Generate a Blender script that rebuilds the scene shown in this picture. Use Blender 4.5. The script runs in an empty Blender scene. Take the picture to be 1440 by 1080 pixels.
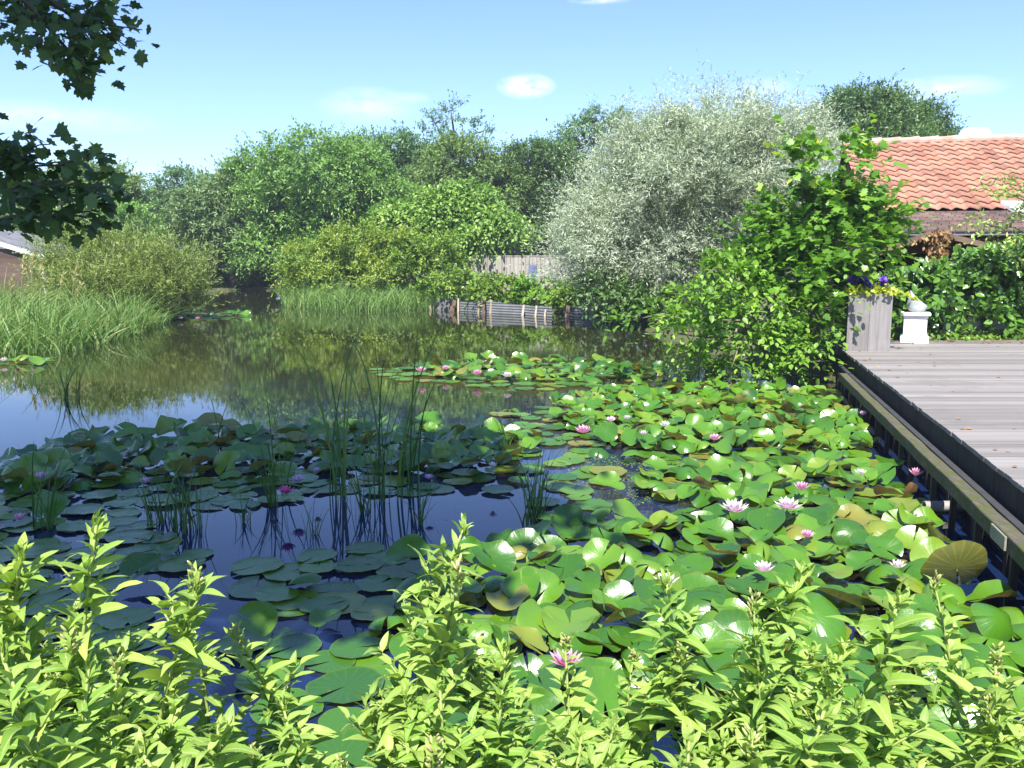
import bpy, math, random
import numpy as np
from mathutils import Vector, Matrix

R = np.random.default_rng(7)
random.seed(7)
scene = bpy.context.scene
COL = scene.collection
PI = math.pi

# ------------------------------------------------------------------ camera geometry
F = 1250.0
TH = math.atan(183 / F)
CAMZ = 1.75


def ray(px, py):
    a = (px - 720) / F
    b = (540 - py) / F
    return np.array([a, math.cos(TH) + b * math.sin(TH), -math.sin(TH) + b * math.cos(TH)])


def at(px, py, d):
    v = ray(px, py)
    return np.array([0, 0, CAMZ]) + v * (d / v[1])


def wat(px, py, z=0.0):
    v = ray(px, py)
    return np.array([0, 0, CAMZ]) + v * ((z - CAMZ) / v[2])


# ------------------------------------------------------------------ object helpers
def tag(o, label=None, cat=None, group=None, kind=None):
    if label: o['label'] = label
    if cat: o['category'] = cat
    if group: o['group'] = group
    if kind: o['kind'] = kind
    return o


def empty(name, loc=(0, 0, 0), rz=0.0):
    o = bpy.data.objects.new(name, None)
    o.location = loc
    o.rotation_euler = (0, 0, rz)
    o.empty_display_size = 0.1
    COL.objects.link(o)
    return o


def mesh_np(name, V, faces, mat=None, attrs=None, smooth=False):
    """faces: list of (m,k) int arrays"""
    me = bpy.data.meshes.new(name)
    V = np.asarray(V, dtype=np.float32)
    me.vertices.add(len(V))
    me.vertices.foreach_set('co', V.ravel())
    fl = [np.asarray(f, dtype=np.int32) for f in faces if len(f)]
    tot = sum(f.size for f in fl)
    me.loops.add(tot)
    me.loops.foreach_set('vertex_index', np.concatenate([f.ravel() for f in fl]))
    starts = []
    s = 0
    for f in fl:
        m, k = f.shape
        starts.append(s + np.arange(m, dtype=np.int32) * k)
        s += m * k
    starts = np.concatenate(starts)
    me.polygons.add(len(starts))
    me.polygons.foreach_set('loop_start', starts)
    me.polygons.foreach_set('use_smooth', np.full(len(starts), bool(smooth), dtype=bool))
    for k, a in (attrs or {}).items():
        at_ = me.attributes.new(k, 'FLOAT', 'POINT')
        at_.data.foreach_set('value', np.asarray(a, dtype=np.float32))
    if mat: me.materials.append(mat)
    me.update(calc_edges=True)
    me.validate()
    return me


def obj(name, me, parent=None, loc=None):
    o = bpy.data.objects.new(name, me)
    COL.objects.link(o)
    if parent is not None: o.parent = parent
    if loc is not None: o.location = loc
    return o


def unit(v):
    return v / (np.linalg.norm(v, axis=-1, keepdims=True) + 1e-9)


class MB:
    """collects boxes, tubes and quads for one mesh"""

    def __init__(s):
        s.V = []; s.Q = []; s.T = []; s.n = 0; s.tint = []

    def add(s, V, Q=(), T=(), tint=None):
        V = np.asarray(V, float)
        if len(Q): s.Q.append(np.asarray(Q) + s.n)
        if len(T): s.T.append(np.asarray(T) + s.n)
        s.V.append(V)
        s.tint.append(np.full(len(V), random.random() if tint is None else tint) if np.ndim(tint) == 0 else np.asarray(tint))
        s.n += len(V)

    def box(s, c, size, rot=None, taper=1.0, tint=None):
        x, y, z = np.array(size) / 2.0
        V = np.array([[-x, -y, -z], [x, -y, -z], [x, y, -z], [-x, y, -z],
                      [-x * taper, -y * taper, z], [x * taper, -y * taper, z], [x * taper, y * taper, z], [-x * taper, y * taper, z]])
        if rot is not None: V = V @ np.array(rot).T
        s.add(V + np.array(c), [[0, 3, 2, 1], [4, 5, 6, 7], [0, 1, 5, 4], [1, 2, 6, 5], [2, 3, 7, 6], [3, 0, 4, 7]], tint=tint)

    def hexa(s, V, tint=None):
        s.add(V, [[0, 3, 2, 1], [4, 5, 6, 7], [0, 1, 5, 4], [1, 2, 6, 5], [2, 3, 7, 6], [3, 0, 4, 7]], tint=tint)

    def tube(s, pts, rad, sides=6, tint=None, cap=True):
        P = np.array(pts, float)
        rad = np.broadcast_to(np.asarray(rad, float), (len(P),))
        T = unit(np.gradient(P, axis=0))
        up = np.array([0.3, 0.2, 1.0]) if abs(T[0][2]) < 0.9 else np.array([1.0, 0.1, 0])
        A = unit(np.cross(T, up)); B = np.cross(T, A)
        th = np.arange(sides) * 2 * PI / sides
        V = P[:, None, :] + rad[:, None, None] * (np.cos(th)[None, :, None] * A[:, None, :] + np.sin(th)[None, :, None] * B[:, None, :])
        V = V.reshape(-1, 3)
        n = len(P)
        Q = []
        for i in range(n - 1):
            for j in range(sides):
                k = (j + 1) % sides
                Q.append([i * sides + j, i * sides + k, (i + 1) * sides + k, (i + 1) * sides + j])
        Tt = []
        if cap:
            V = np.vstack([V, P[-1], P[0]])
            for j in range(sides):
                k = (j + 1) % sides
                Tt.append([(n - 1) * sides + j, (n - 1) * sides + k, n * sides])
                Tt.append([k, j, n * sides + 1])
        s.add(V, Q, Tt, tint)

    def lathe(s, prof, c=(0, 0, 0), sides=20, tint=None):
        P = np.array(prof, float)
        th = np.arange(sides) * 2 * PI / sides
        V = np.stack([P[:, 0][:, None] * np.cos(th), P[:, 0][:, None] * np.sin(th), np.broadcast_to(P[:, 1][:, None], (len(P), sides))], -1).reshape(-1, 3)
        Q = [[i * sides + j, i * sides + (j + 1) % sides, (i + 1) * sides + (j + 1) % sides, (i + 1) * sides + j] for i in range(len(P) - 1) for j in range(sides)]
        s.add(V + np.array(c), Q, tint=tint)

    def build(s, name, mat, parent=None, smooth=False, loc=None):
        faces = []
        if s.Q: faces.append(np.concatenate(s.Q))
        if s.T: faces.append(np.concatenate(s.T))
        me = mesh_np(name, np.concatenate(s.V), faces, mat, {'tint': np.concatenate(s.tint)}, smooth)
        return obj(name, me, parent, loc)


def bevel(o, w=0.01, seg=2):
    m = o.modifiers.new('bevel', 'BEVEL')
    m.width = w; m.segments = seg; m.limit_method = 'ANGLE'
    return o


def rotz(a):
    c, s_ = math.cos(a), math.sin(a)
    return np.array([[c, -s_, 0], [s_, c, 0], [0, 0, 1]])


# ------------------------------------------------------------------ materials
class NT:
    def __init__(s, name):
        s.m = bpy.data.materials.new(name)
        s.m.use_nodes = True
        s.t = s.m.node_tree
        s.t.nodes.clear()
        s.out = s.t.nodes.new('ShaderNodeOutputMaterial')

    def n(s, typ, ins=None, **kw):
        nd = s.t.nodes.new('ShaderNode' + typ)
        for k, v in kw.items(): setattr(nd, k, v)
        for k, v in (ins or {}).items(): s.set(nd, k, v)
        return nd

    def set(s, nd, k, v):
        sock = nd.inputs[k]
        if isinstance(v, bpy.types.NodeSocket): s.t.links.new(v, sock)
        elif isinstance(v, bpy.types.Node): s.t.links.new(v.outputs[0], sock)
        else:
            if sock.type == 'RGBA' and len(v) == 3: v = (*v, 1)
            sock.default_value = v

    def mix(s, fac, a, b, blend='MIX'):
        nd = s.t.nodes.new('ShaderNodeMix'); nd.data_type = 'RGBA'; nd.blend_type = blend
        s.set(nd, 0, fac); s.set(nd, 6, a); s.set(nd, 7, b)
        return nd.outputs[2]

    def math(s, op, a, b=0.0, c=None, clamp=False):
        nd = s.t.nodes.new('ShaderNodeMath'); nd.operation = op; nd.use_clamp = clamp
        s.set(nd, 0, a); s.set(nd, 1, b)
        if c is not None: s.set(nd, 2, c)
        return nd.outputs[0]

    def ramp(s, fac, stops):
        nd = s.t.nodes.new('ShaderNodeValToRGB')
        e = nd.color_ramp.elements
        while len(e) < len(stops): e.new(0.5)
        for el, (p, c) in zip(e, stops):
            el.position = p; el.color = (*c, 1) if len(c) == 3 else c
        s.set(nd, 0, fac)
        return nd.outputs[0]

    def attr(s, name):
        nd = s.t.nodes.new('ShaderNodeAttribute'); nd.attribute_name = name
        return nd.outputs['Fac']

    def coord(s, scale=(1, 1, 1), kind='Object'):
        tc = s.t.nodes.new('ShaderNodeTexCoord')
        mp = s.t.nodes.new('ShaderNodeMapping')
        mp.inputs['Scale'].default_value = scale
        s.t.links.new(tc.outputs[kind], mp.inputs['Vector'])
        return mp.outputs[0]

    def noise(s, vec, scale=5.0, detail=4.0, rough=0.55):
        return s.n('TexNoise', {'Vector': vec, 'Scale': scale, 'Detail': detail, 'Roughness': rough}).outputs[0]

    def bump(s, h, strength=0.3, dist=0.02):
        return s.n('Bump', {'Height': h, 'Strength': strength, 'Distance': dist}).outputs[0]

    def done(s, sh):
        s.t.links.new(sh if isinstance(sh, bpy.types.NodeSocket) else sh.outputs[0], s.out.inputs['Surface'])
        return s.m


def leaf_mat(name, stops, rough=0.45, trans=0.3, tcol=None, spec=0.4, under=None, gain=1.0):
    t = NT(name)
    stops = [(p_, tuple(min(.8, q_ * gain) for q_ in c_)) for p_, c_ in stops]
    col = t.ramp(t.attr('tint'), stops)
    if under is not None:
        bf = t.n('NewGeometry').outputs['Backfacing']
        col = t.mix(bf, col, under)
    p = t.n('BsdfPrincipled', {'Base Color': col, 'Roughness': rough, 'Specular IOR Level': spec})
    tc = t.mix(1.0, col, tcol or (1.3, 1.5, 0.7), 'MULTIPLY')
    tr = t.n('BsdfTranslucent', {'Color': tc})
    mx = t.n('MixShader', {0: trans, 1: p.outputs[0], 2: tr.outputs[0]})
    return t.done(mx)


def wood_mat(name, c0, c1, grain=(2, 60, 60), rough=0.75, bumps=0.4, dirt=None, dscale=1.5, dlo=0.5, dhi=0.7, kind='Object'):
    t = NT(name)
    v = t.coord(grain, kind)
    nz = t.noise(v, 1.0, 6, 0.65)
    tint = t.attr('tint')
    f = t.math('ADD', t.math('MULTIPLY', nz, 0.75), t.math('MULTIPLY', t.math('SUBTRACT', tint, 0.35), 0.45), clamp=True)
    col = t.ramp(f, [(0.2, c0), (0.8, c1)])
    if dirt is not None:
        d = t.noise(t.coord((1, 1, 1), kind), dscale, 5, 0.7)
        col = t.mix(t.ramp(d, [(dlo, (0, 0, 0)), (dhi, (1, 1, 1))]), col, dirt)
    p = t.n('BsdfPrincipled', {'Base Color': col, 'Roughness': rough, 'Specular IOR Level': 0.3, 'Normal': t.bump(nz, bumps, 0.01)})
    return t.done(p)


def plain_mat(name, c0, c1, scale=4.0, rough=0.7, metal=0.0, bumps=0.2, lo=0.3, hi=0.7, spec=0.4):
    t = NT(name)
    v = t.coord()
    nz = t.noise(v, scale, 6, 0.65)
    p = t.n('BsdfPrincipled', {'Base Color': t.ramp(nz, [(lo, c0), (hi, c1)]), 'Roughness': rough, 'Metallic': metal, 'Specular IOR Level': spec, 'Normal': t.bump(nz, bumps, 0.01)})
    return t.done(p)


M = {}
# foliage colours
M['ash'] = leaf_mat('ash_leaf', [(0, (.065, .125, .03)), (.6, (.125, .22, .05)), (1, (.19, .30, .075))], gain=1.55)
M['grey_green'] = leaf_mat('grey_green_leaf', [(0, (.06, .095, .035)), (.6, (.115, .17, .065)), (1, (.17, .23, .09))], gain=1.55)
M['olive'] = leaf_mat('olive_leaf', [(0, (.055, .09, .028)), (.6, (.115, .175, .05)), (1, (.18, .24, .07))], gain=1.55)
M['dark'] = leaf_mat('dark_leaf', [(0, (.035, .065, .02)), (.6, (.07, .125, .035)), (1, (.115, .185, .05))], gain=1.55)
M['blue_green'] = leaf_mat('blue_green_leaf', [(0, (.045, .09, .035)), (.6, (.085, .155, .06)), (1, (.13, .21, .08))], gain=1.55)
M['yellow_green'] = leaf_mat('yellow_green_leaf', [(0, (.11, .18, .025)), (.55, (.22, .31, .045)), (1, (.38, .42, .07))])
M['cherry'] = leaf_mat('cherry_leaf', [(0, (.06, .12, .025)), (.6, (.14, .23, .045)), (.92, (.25, .32, .08)), (1, (.34, .28, .09))], gain=1.55)
M['willow'] = leaf_mat('silver_willow_leaf', [(0, (.25, .31, .18)), (.5, (.44, .51, .35)), (1, (.62, .67, .52))], rough=0.45, trans=0.3, tcol=(1, 1.1, .8), spec=0.5)
M['osier'] = leaf_mat('osier_leaf', [(0, (.11, .165, .03)), (.6, (.23, .29, .075)), (1, (.34, .38, .13))])
M['maple'] = leaf_mat('maple_leaf', [(0, (.06, .145, .018)), (.6, (.13, .275, .03)), (.85, (.23, .38, .045)), (1, (.48, .52, .06))], rough=0.4, trans=0.35)
M['alder'] = leaf_mat('alder_leaf', [(0, (.085, .185, .022)), (.6, (.18, .33, .04)), (.9, (.30, .45, .065)), (1, (.46, .50, .08))], rough=0.42, trans=0.35)
M['ivy'] = leaf_mat('ivy_leaf', [(0, (.035, .095, .014)), (.6, (.085, .195, .024)), (1, (.20, .34, .05))], rough=0.28, trans=0.15, spec=0.55)
M['sycamore'] = leaf_mat('sycamore_leaf', [(0, (.045, .085, .025)), (.6, (.08, .14, .035)), (.9, (.11, .19, .045)), (1, (.24, .29, .06))], rough=0.45, trans=0.3)
M['bramble'] = leaf_mat('bramble_leaf', [(0, (.09, .17, .022)), (.6, (.18, .29, .04)), (1, (.33, .41, .08))])
M['reed'] = leaf_mat('reed_leaf', [(0, (.07, .14, .03)), (.6, (.145, .25, .06)), (.88, (.25, .34, .10)), (1, (.48, .42, .20))], rough=0.5, trans=0.25)
M['far_reed'] = leaf_mat('far_reed_leaf', [(0, (.07, .15, .035)), (.6, (.145, .26, .06)), (1, (.30, .38, .12))], rough=0.5, trans=0.25)
M['rush'] = leaf_mat('rush_leaf', [(0, (.025, .07, .014)), (.6, (.06, .14, .028)), (.9, (.11, .21, .04)), (1, (.26, .24, .09))], rough=0.4, trans=0.2)
t = NT('willowherb_leaf')
rib = t.attr('rib')
nzh = t.noise(t.coord((1, 1, 1)), 55, 4, .6)
col = t.ramp(t.attr('tint'), [(0, (.08, .19, .02)), (.5, (.22, .37, .05)), (1, (.40, .51, .11))])
oir = t.n('ObjectInfo').outputs['Random']
col = t.mix(t.math('MULTIPLY', nzh, .35), col, (.30, .42, .08))
col = t.mix(t.math('MULTIPLY', oir, .55), col, t.mix(t.math('FRACT', t.math('MULTIPLY', oir, 7.3)), (.13, .30, .04), (.34, .44, .12)))
spot = t.ramp(t.noise(t.coord((1, 1, 1)), 23, 4, .7), [(.66, (0, 0, 0)), (.74, (.7, .7, .7))])
col = t.mix(spot, col, (.30, .27, .08))
col = t.mix(t.ramp(rib, [(.0, (.7, .7, .7)), (.16, (0, 0, 0))]), col, (.46, .52, .24))
p = t.n('BsdfPrincipled', {'Base Color': col, 'Roughness': .5, 'Specular IOR Level': .35, 'Normal': t.bump(nzh, .5, .004)})
tr = t.n('BsdfTranslucent', {'Color': t.mix(1.0, col, (1.15, 1.25, .6), 'MULTIPLY')})
M['herb'] = t.done(t.n('MixShader', {0: .34, 1: p.outputs[0], 2: tr.outputs[0]}))
M['herb_stem'] = leaf_mat('willowherb_stem', [(0, (.20, .26, .06)), (.7, (.30, .36, .10)), (1, (.36, .28, .14))], rough=0.5, trans=0.05)
M['bud'] = leaf_mat('willowherb_bud', [(0, (.30, .36, .10)), (.6, (.38, .36, .14)), (1, (.46, .32, .20))], trans=.1)
M['dead_leaf'] = leaf_mat('dead_leaf', [(0, (.16, .08, .03)), (.6, (.32, .19, .08)), (1, (.46, .32, .16))], trans=0.15)
M['jenny'] = leaf_mat('creeping_jenny_leaf', [(0, (.22, .30, .02)), (1, (.48, .50, .05))], trans=0.3)
M['petunia'] = leaf_mat('petunia_petal', [(0, (.05, .012, .20)), (1, (.12, .035, .36))], trans=0.2, tcol=(1, 1, 1))

t = NT('bark')
v = t.coord((6, 6, 1.2)); nz = t.noise(v, 3, 6, .7)
M['bark'] = t.done(t.n('BsdfPrincipled', {'Base Color': t.ramp(nz, [(.3, (.045, .035, .025)), (.7, (.14, .115, .085))]), 'Roughness': .9, 'Normal': t.bump(nz, .6, .02)}))
t = NT('pale_bark')
v = t.coord((6, 6, 1.2)); nz = t.noise(v, 3, 6, .7)
M['pale_bark'] = t.done(t.n('BsdfPrincipled', {'Base Color': t.ramp(nz, [(.3, (.13, .11, .07)), (.7, (.30, .27, .19))]), 'Roughness': .9, 'Normal': t.bump(nz, .6, .02)}))

# lily pad: two sided, veins from its own polar coordinates
t = NT('lily_pad')
oi = t.n('ObjectInfo').outputs['Random']
tint = t.math('FRACT', t.math('ADD', t.attr('tint'), oi))
ang = t.attr('ang'); rad = t.attr('rad')
vein = t.math('POWER', t.math('ABSOLUTE', t.math('COSINE', t.math('MULTIPLY', ang, 9.0))), 14.0)
nz = t.noise(t.coord((1, 1, 1)), 3.2, 6, .68)
top = t.ramp(tint, [(0, (.028, .105, .008)), (.45, (.06, .18, .010)), (.8, (.11, .24, .014)), (.9, (.15, .25, .018)), (1, (.20, .19, .03))])
top = t.mix(t.math('MULTIPLY', vein, .09), top, (.16, .28, .05))
blot = t.ramp(nz, [(.60, (0, 0, 0)), (.70, (1, 1, 1))])
top = t.mix(t.math('MULTIPLY', blot, .55), top, (.17, .15, .03))
edge = t.ramp(rad, [(.93, (0, 0, 0)), (1.0, (1, 1, 1))])
top = t.mix(t.math('MULTIPLY', edge, .3), top, (.18, .17, .04))
bot = t.ramp(tint, [(0, (.19, .19, .04)), (.5, (.23, .19, .055)), (1, (.26, .13, .06))])
bot = t.mix(t.math('MULTIPLY', vein, .6), bot, (.30, .28, .08))
bf = t.n('NewGeometry').outputs['Backfacing']
col = t.mix(bf, top, bot)
p = t.n('BsdfPrincipled', {'Base Color': col, 'Roughness': t.math('ADD', .17, t.math('MULTIPLY', nz, .26)), 'Specular IOR Level': .85,
                           'Normal': t.bump(t.math('ADD', t.math('MULTIPLY', vein, -.25), t.math('MULTIPLY', nz, 1.0)), .16, .012)})
tr = t.n('BsdfTranslucent', {'Color': t.mix(1.0, col, (1.2, 1.3, .6), 'MULTIPLY')})
M['pad'] = t.done(t.n('MixShader', {0: .2, 1: p.outputs[0], 2: tr.outputs[0]}))


def petal_mat(name, c0, c1):
    t = NT(name)
    col = t.ramp(t.attr('tint'), [(0, c0), (1, c1)])
    p = t.n('BsdfPrincipled', {'Base Color': col, 'Roughness': .45, 'Specular IOR Level': .3})
    tr = t.n('BsdfTranslucent', {'Color': col})
    return t.done(t.n('MixShader', {0: .3, 1: p.outputs[0], 2: tr.outputs[0]}))


M['petal_pale'] = petal_mat('pale_pink_petal', (.80, .42, .60), (.85, .76, .80))
M['petal_pink'] = petal_mat('pink_petal', (.70, .14, .36), (.82, .48, .64))
M['petal_deep'] = petal_mat('deep_pink_petal', (.62, .05, .20), (.75, .20, .38))
M['petal_lilac'] = petal_mat('lilac_petal', (.55, .22, .50), (.72, .52, .70))
M['petal_white'] = petal_mat('white_petal', (.82, .68, .60), (.86, .84, .80))
M['stamen'] = plain_mat('stamen', (.75, .45, .06), (.8, .6, .15), 20, .6)

# water
t = NT('pond_water')
tc = t.n('TexCoord').outputs['Object']
mp1 = t.n('Mapping', {'Vector': tc, 'Scale': (1.0, 3.2, 1.0)}).outputs[0]
r1 = t.noise(mp1, 2.2, 3, .5)
r2 = t.noise(t.n('Mapping', {'Vector': tc, 'Scale': (2.0, 8.0, 1.0)}).outputs[0], 3.0, 2, .5)
msk = t.ramp(t.noise(t.n('Mapping', {'Vector': tc, 'Scale': (.10, .3, 1)}).outputs[0], 1.0, 3, .6), [(.40, (.12, .12, .12)), (.65, (1, 1, 1))])
hgt = t.math('MULTIPLY', t.math('ADD', r1, t.math('MULTIPLY', r2, .35)), msk)
sy = t.n('SeparateXYZ', {0: tc}).outputs[1]
murk_sky_tint = t.ramp(t.math('ADD', t.math('DIVIDE', sy, 20.0), t.math('MULTIPLY', t.math('SUBTRACT', t.noise(tc, .35, 3, .5), .5), .35)), [(.36, (.006, .016, .055)), (.62, (.021, .023, .010))])  # blue end paints sky reflection into near water; olive end is silt
M['water'] = t.done(t.n('BsdfPrincipled', {'Base Color': murk_sky_tint, 'Roughness': .015, 'IOR': 1.42, 'Normal': t.bump(hgt, .035, .02)}))

# ground
t = NT('ground_soil')
v = t.coord(); a = t.noise(v, .6, 6, .6); b = t.noise(v, 14, 5, .7)
col = t.mix(t.ramp(a, [(.4, (0, 0, 0)), (.6, (1, 1, 1))]), (.05, .075, .02), (.07, .055, .03))
col = t.mix(t.ramp(b, [(.35, (0, 0, 0)), (.7, (1, 1, 1))]), col, (.09, .10, .035))
M['ground'] = t.done(t.n('BsdfPrincipled', {'Base Color': col, 'Roughness': .95, 'Normal': t.bump(b, .8, .05)}))

M['deck'] = wood_mat('weathered_deck_wood', (.12, .109, .10), (.325, .303, .285), (.5, 34, 34), .8, .35, dirt=(.15, .138, .128), dscale=1.1, dlo=.55, dhi=.75)
M['dark_wood'] = wood_mat('wet_dark_wood', (.022, .020, .017), (.075, .066, .055), (30, 30, 2), .8, .5)
M['ledge'] = wood_mat('dark_ledge_wood', (.02, .021, .024), (.055, .057, .062), (8, 8, 8), .75, .3)
M['moss_wood'] = wood_mat('mossy_beam_wood', (.04, .036, .027), (.17, .15, .115), (30, 6, 30), .9, .8, dirt=(.07, .08, .022), dscale=9, dlo=.42, dhi=.60)
M['planter_wood'] = wood_mat('silver_planter_wood', (.12, .11, .105), (.30, .28, .275), (28, 28, 1.6), .7, .4, dirt=(.27, .25, .24), dscale=2.5, dlo=.5, dhi=.8)
M['fence'] = wood_mat('pale_fence_wood', (.24, .22, .185), (.42, .39, .345), (20, 20, 1.5), .8, .4)
M['shed_wood'] = wood_mat('brown_shed_wood', (.07, .045, .035), (.15, .10, .08), (1.5, 1.5, 14), .8, .5)
M['white_paint'] = plain_mat('white_paint', (.72, .71, .68), (.82, .81, .79), 6, .6)
M['stake'] = wood_mat('weathered_stake_wood', (.30, .24, .17), (.55, .47, .36), (20, 20, 2), .8, .4)
M['rust'] = plain_mat('rusty_plank', (.10, .065, .05), (.19, .125, .09), 8, .85)
M['zinc'] = plain_mat('zinc_sheet', (.11, .115, .118), (.17, .175, .178), 5, .6, .0, .1)
M['slab'] = plain_mat('dark_stone', (.07, .07, .07), (.16, .155, .15), 4, .8)
M['pipe'] = plain_mat('grey_pipe', (.22, .215, .20), (.30, .29, .27), 8, .5)
M['white_stone'] = plain_mat('white_pedestal_stone', (.70, .69, .65), (.82, .81, .78), 5, .7, bumps=.15)
M['marble'] = plain_mat('pale_sculpture_stone', (.25, .285, .285), (.34, .375, .37), 3, .5, bumps=.1)
M['plaster'] = plain_mat('grey_plaster', (.30, .28, .27), (.46, .44, .43), 3, .9)
M['brick'] = plain_mat('brick_wall', (.20, .10, .07), (.30, .17, .12), 5, .9)
M['black_void'] = plain_mat('void_shade_black', (.02, .018, .015), (.045, .038, .03), 5, .9)  # near-black stands for the shade inside porch, roof gaps and pipe
M['blue'] = plain_mat('blue_plastic', (.09, .11, .20), (.13, .15, .25), 4, .4)
M['grey_roof'] = plain_mat('grey_felt_roof', (.09, .09, .10), (.20, .20, .21), 3, .8)
M['label_plate'] = plain_mat('grey_plate', (.17, .165, .13), (.25, .24, .19), 30, .6)

t = NT('pantiles')
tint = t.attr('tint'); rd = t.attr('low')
v = t.coord(); nz = t.noise(v, 2.2, 5, .65)
f = t.math('ADD', t.math('MULTIPLY', tint, .55), t.math('MULTIPLY', nz, .5))
col = t.ramp(f, [(.2, (.23, .11, .075)), (.5, (.36, .165, .105)), (.75, (.43, .22, .145)), (.95, (.31, .21, .165))])
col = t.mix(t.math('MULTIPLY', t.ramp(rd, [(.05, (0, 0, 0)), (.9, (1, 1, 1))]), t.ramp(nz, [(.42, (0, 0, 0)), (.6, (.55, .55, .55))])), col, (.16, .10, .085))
lich = t.noise(v, 6.5, 5, .7)
col = t.mix(t.ramp(lich, [(.60, (0, 0, 0)), (.72, (.6, .6, .6))]), col, (.50, .42, .34))
M['pantile'] = t.done(t.n('BsdfPrincipled', {'Base Color': col, 'Roughness': .8, 'Specular IOR Level': .25, 'Normal': t.bump(t.noise(v, 30, 4, .6), .25, .01)}))
t = NT('old_flat_tiles')
tint = t.attr('tint'); nz = t.noise(t.coord(), 4, 5, .65)
f = t.math('ADD', t.math('MULTIPLY', tint, .6), t.math('MULTIPLY', nz, .4))
M['flat_tile'] = t.done(t.n('BsdfPrincipled', {'Base Color': t.ramp(f, [(.2, (.085, .058, .05)), (.8, (.21, .14, .118))]), 'Roughness': .85}))
M['ridge'] = plain_mat('ridge_tile', (.30, .16, .11), (.42, .33, .28), 5, .85)

# ------------------------------------------------------------------ leaf templates (x = length, y = width, z = normal)
def T_rhomb(w=0.42):
    V = np.array([[0, 0, 0], [.45, -w / 2, .05], [1, 0, -.06], [.45, w / 2, .05], [.5, 0, -.02]])
    return V, [np.array([[0, 1, 4], [1, 2, 4], [2, 3, 4], [3, 0, 4]])]


def T_narrow(w=0.2):
    V = np.array([[0, 0, 0], [.4, -w / 2, .02], [1, 0, -.10], [.4, w / 2, .02]])
    return V, [np.array([[0, 1, 2], [0, 2, 3]])]


def T_ovate(w=0.62):
    V = np.array([[0, 0, 0], [.18, -w * .40, .03], [.5, -w / 2, .06], [.8, -w * .28, .02], [1, 0, -.08], [.8, w * .28, .02], [.5, w / 2, .06], [.18, w * .40, .03], [.45, 0, -.03]])
    return V, [np.array([[i, (i + 1) % 8, 8] for i in range(8)])]


def T_palm(l=1.0):
    pts = [(0, 0), (-.06, -.16), (.0, -.42), (.16, -.36), (.22, -.52), (.36, -.56), (.44, -.34), (.62, -.40), (.70, -.46), (.74, -.24), (.84, -.16), (1.05, 0)]
    mir = [(x, -y) for x, y in pts[1:-1]][::-1]
    P = pts + mir
    V = np.array([[x, y, .05 * abs(y) - .12 * x * x] for x, y in P] + [[.30, 0, .0]])
    n = len(P)
    return V, [np.array([[i, (i + 1) % n, n] for i in range(n)])]


TMPL = {'rhomb': T_rhomb(), 'broad': T_rhomb(.6), 'narrow': T_narrow(), 'ovate': T_ovate(), 'palm': T_palm(), 'round': T_ovate(.85)}


def place_leaves(name, mat, tm, pos, axis, nrm, scale, tint, parent=None):
    V, Fs = TMPL[tm] if isinstance(tm, str) else tm
    x = unit(axis)
    z = nrm - (nrm * x).sum(-1, keepdims=True) * x
    z = unit(z)
    y = np.cross(z, x)
    sc = scale[:, None, None]
    W = pos[:, None, :] + sc * (V[None, :, 0:1] * x[:, None, :] + V[None, :, 1:2] * y[:, None, :] + V[None, :, 2:3] * z[:, None, :])
    n, k = len(pos), len(V)
    off = (np.arange(n) * k)[:, None, None]
    faces = [(f[None] + off).reshape(-1, f.shape[1]) for f in Fs]
    me = mesh_np(name, W.reshape(-1, 3), faces, mat, {'tint': np.repeat(np.clip(tint, 0, 1), k)}, smooth=True)
    return obj(name, me, parent)


def rdir(n):
    return unit(R.normal(size=(n, 3)))


DM = 3.2


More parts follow.
